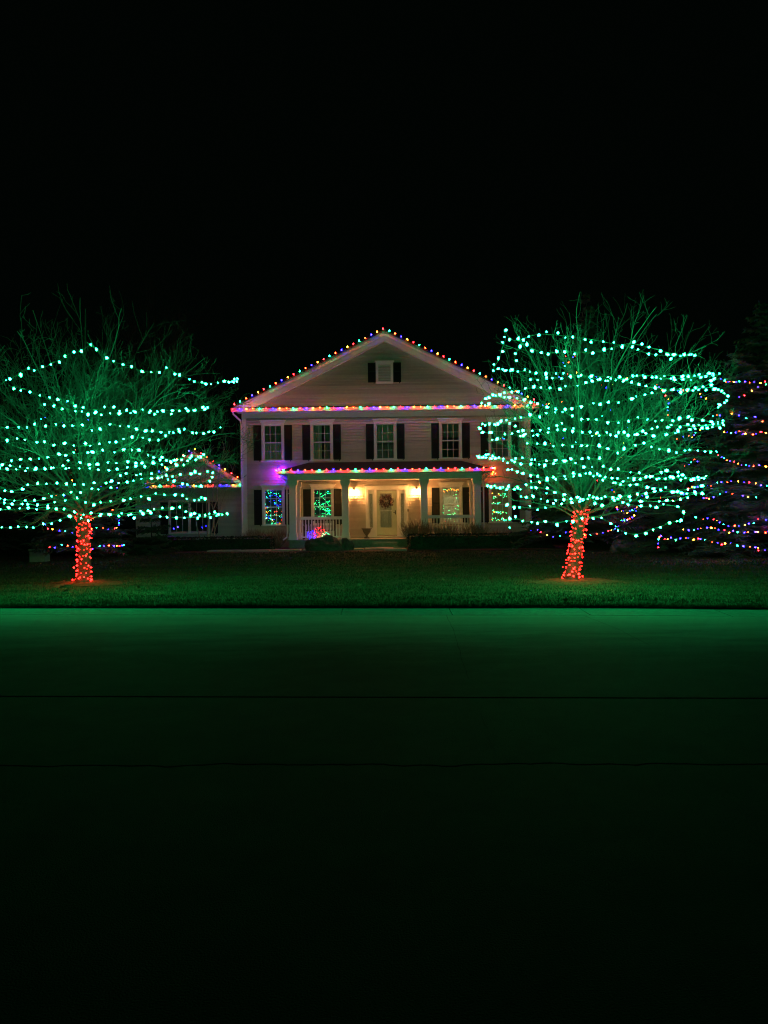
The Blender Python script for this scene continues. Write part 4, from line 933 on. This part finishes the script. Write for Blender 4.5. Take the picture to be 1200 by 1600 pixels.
tag(link('urn', urn.mesh('urn', M_urn, True), None, HP(-.98, -.9, FLZ)), 'empty grey garden urn on the porch left of the door', 'urn')
wr = thing('wreath', 'dark red berry wreath hanging on the front door glass', 'wreath', HP(-.03, -.10, 2.50)); random.seed(9)
b = MB(); b.tube([Vector((.23*cos(t), 0, .23*sin(t))) for t in [i*2*pi/20 for i in range(21)]], [.035]*21, 6); b.build('ring', M_shrubtwig, wr)
b = MB()
for i in range(800):
    t = random.random()*2*pi; r_ = min(.36, max(.07, .225+random.gauss(0, .075))); p = Vector((r_*cos(t), random.gauss(-.03, .03), r_*sin(t))); a = Vector((random.gauss(0, 1), random.gauss(0, 1), random.gauss(0, 1))).normalized()*.035; c = Vector((random.gauss(0, 1), random.gauss(0, 1), random.gauss(0, 1))).normalized()*.02
    b.add([p-a, p+c, p+a, p-c], [(0,1,2,3)])
b.build('berries', M_wreath, wr, kind='stuff')
b = MB(); b.add([(0,-.05,0),(-.12,-.06,.06),(-.11,-.05,-.05),(.12,-.06,.06),(.11,-.05,-.05),(-.06,-.05,-.2),(-.02,-.05,-.21),(.06,-.05,-.19),(.02,-.05,-.2)], [(0,1,2),(0,4,3),(0,5,6),(0,8,7)]); b.build('bow', M_ribbon, wr)
# indoor christmas tree behind the left window
xt = conifer('decorated indoor tree filling the left ground floor window', HP(-5.53, .85, .76), 2.7, .95, 71, None, 1.2, .02, 'christmas_tree'); xt['category'] = 'christmas tree'
random.seed(72)
def small_lights(label, spots, keys, group=None, sc=.22):
    root = thing('light_string', label, 'string lights', spots[0], 0, group); base = spots[0]
    for i, p in enumerate(spots): link('bulb', BM[random.choice(keys)], root, p-base, (random.random()*3, random.random()*3, 0), (sc,)*3)
def cone_spots(c, n, z0, z1, r, h, jit=.05):
    out = []
    for i in range(n):
        z = random.uniform(z0, z1); R = r*(1-z/h)**.8+.08; a = random.uniform(pi, 2*pi); out.append(c+Vector((cos(a)*R*random.uniform(.8, 1.05), sin(a)*R*random.uniform(.8, 1.05), z)))
    return out
ct = HP(-5.53, .85, .76)
small_lights('blue and green bulbs on the top of the indoor tree', cone_spots(ct, 75, 1.5, 2.5, 1.0, 3.6), 'bbn', 'bulbs on the indoor tree')
small_lights('red and orange bulbs round the middle of the indoor tree', cone_spots(ct, 34, 1.15, 1.55, 1.0, 3.4), 'reon', 'bulbs on the indoor tree')
small_lights('mixed green and blue bulbs at the foot of the indoor tree', cone_spots(ct, 70, .62, 1.2, .95, 3.4), 'bnnno', 'bulbs on the indoor tree')
# warm rooms at the right: ceiling lamp and a small indoor string
b = MB(); b._lathe([(.16, 0), (.22, .06), (.12, .1)], 14, (0,0,0), 0)
for x, s in ((3.4, 1.0), (0, .5)):
    cl = thing('ceiling_lamp', 'round ceiling lamp inside the lit room behind the right porch window' if x > 1 else 'round ceiling lamp inside the entrance hall', 'lamp', HP(x, 2.6, 3.40))
    b2 = MB(); b2._lathe([(.05, 0), (.17*s, .05), (.18*s, .1), (.1, .13)], 12, (0, 0, 0), 0); b2.build('shade', emit('lamp_shade_glow_%d' % (x > 1), (1, .72, .34), 60.0 if x > 1 else 160.0), cl)
idoor = MB(); idoor.box(-.45, .45, 0, .04, 0, 2.1)
for cx_ in (-.21, .21):
    for z0_, z1_ in ((.15, .8), (.95, 1.5), (1.6, 1.95)): idoor.box(cx_-.14, cx_+.14, -.02, 0, z0_, z1_)
io = link('interior_door', idoor.mesh('interior_door', M_white), house, (3.55, 4.14, .76))
sp = [HP(2.72, .45, 1.5+i*.085)+Vector((random.gauss(0, .04), random.gauss(0, .05), 0)) for i in range(18)]+[HP(2.7+i*.045, .4, 3.02+random.gauss(0, .03)) for i in range(20)]
small_lights('tiny lights edging the warm window right of the door', sp, 'onno', None, .17)
sp = [HP(5.1+random.random()*.85, .5+random.random()*.4, 1.5+.42*random.randint(0, 3)+random.gauss(0, .05)) for i in range(80)]
small_lights('tiny lights in rows inside the rightmost ground floor window', sp, 'nnon', None, .24)
# utility box at far left by the lawn
ub = MB(); ub.box(-.28, .28, -.2, .2, 0, .42); ub.box(-.31, .31, -.23, .23, .42, .47); ub.box(-.24, .24, -.212, -.2, .05, .38)
p = P(62, 858, 27.0); p.z = gz(p.x, p.y)
tag(link('utility_box', ub.mesh('utility_box', M_box), None, p), 'small pale green utility box beside the lit left spruce', 'utility box')
print('BULBS', BULBS, 'OBJ', len(bpy.data.objects), 'TRIS', sum(len(m.polygons) for m in bpy.data.meshes))
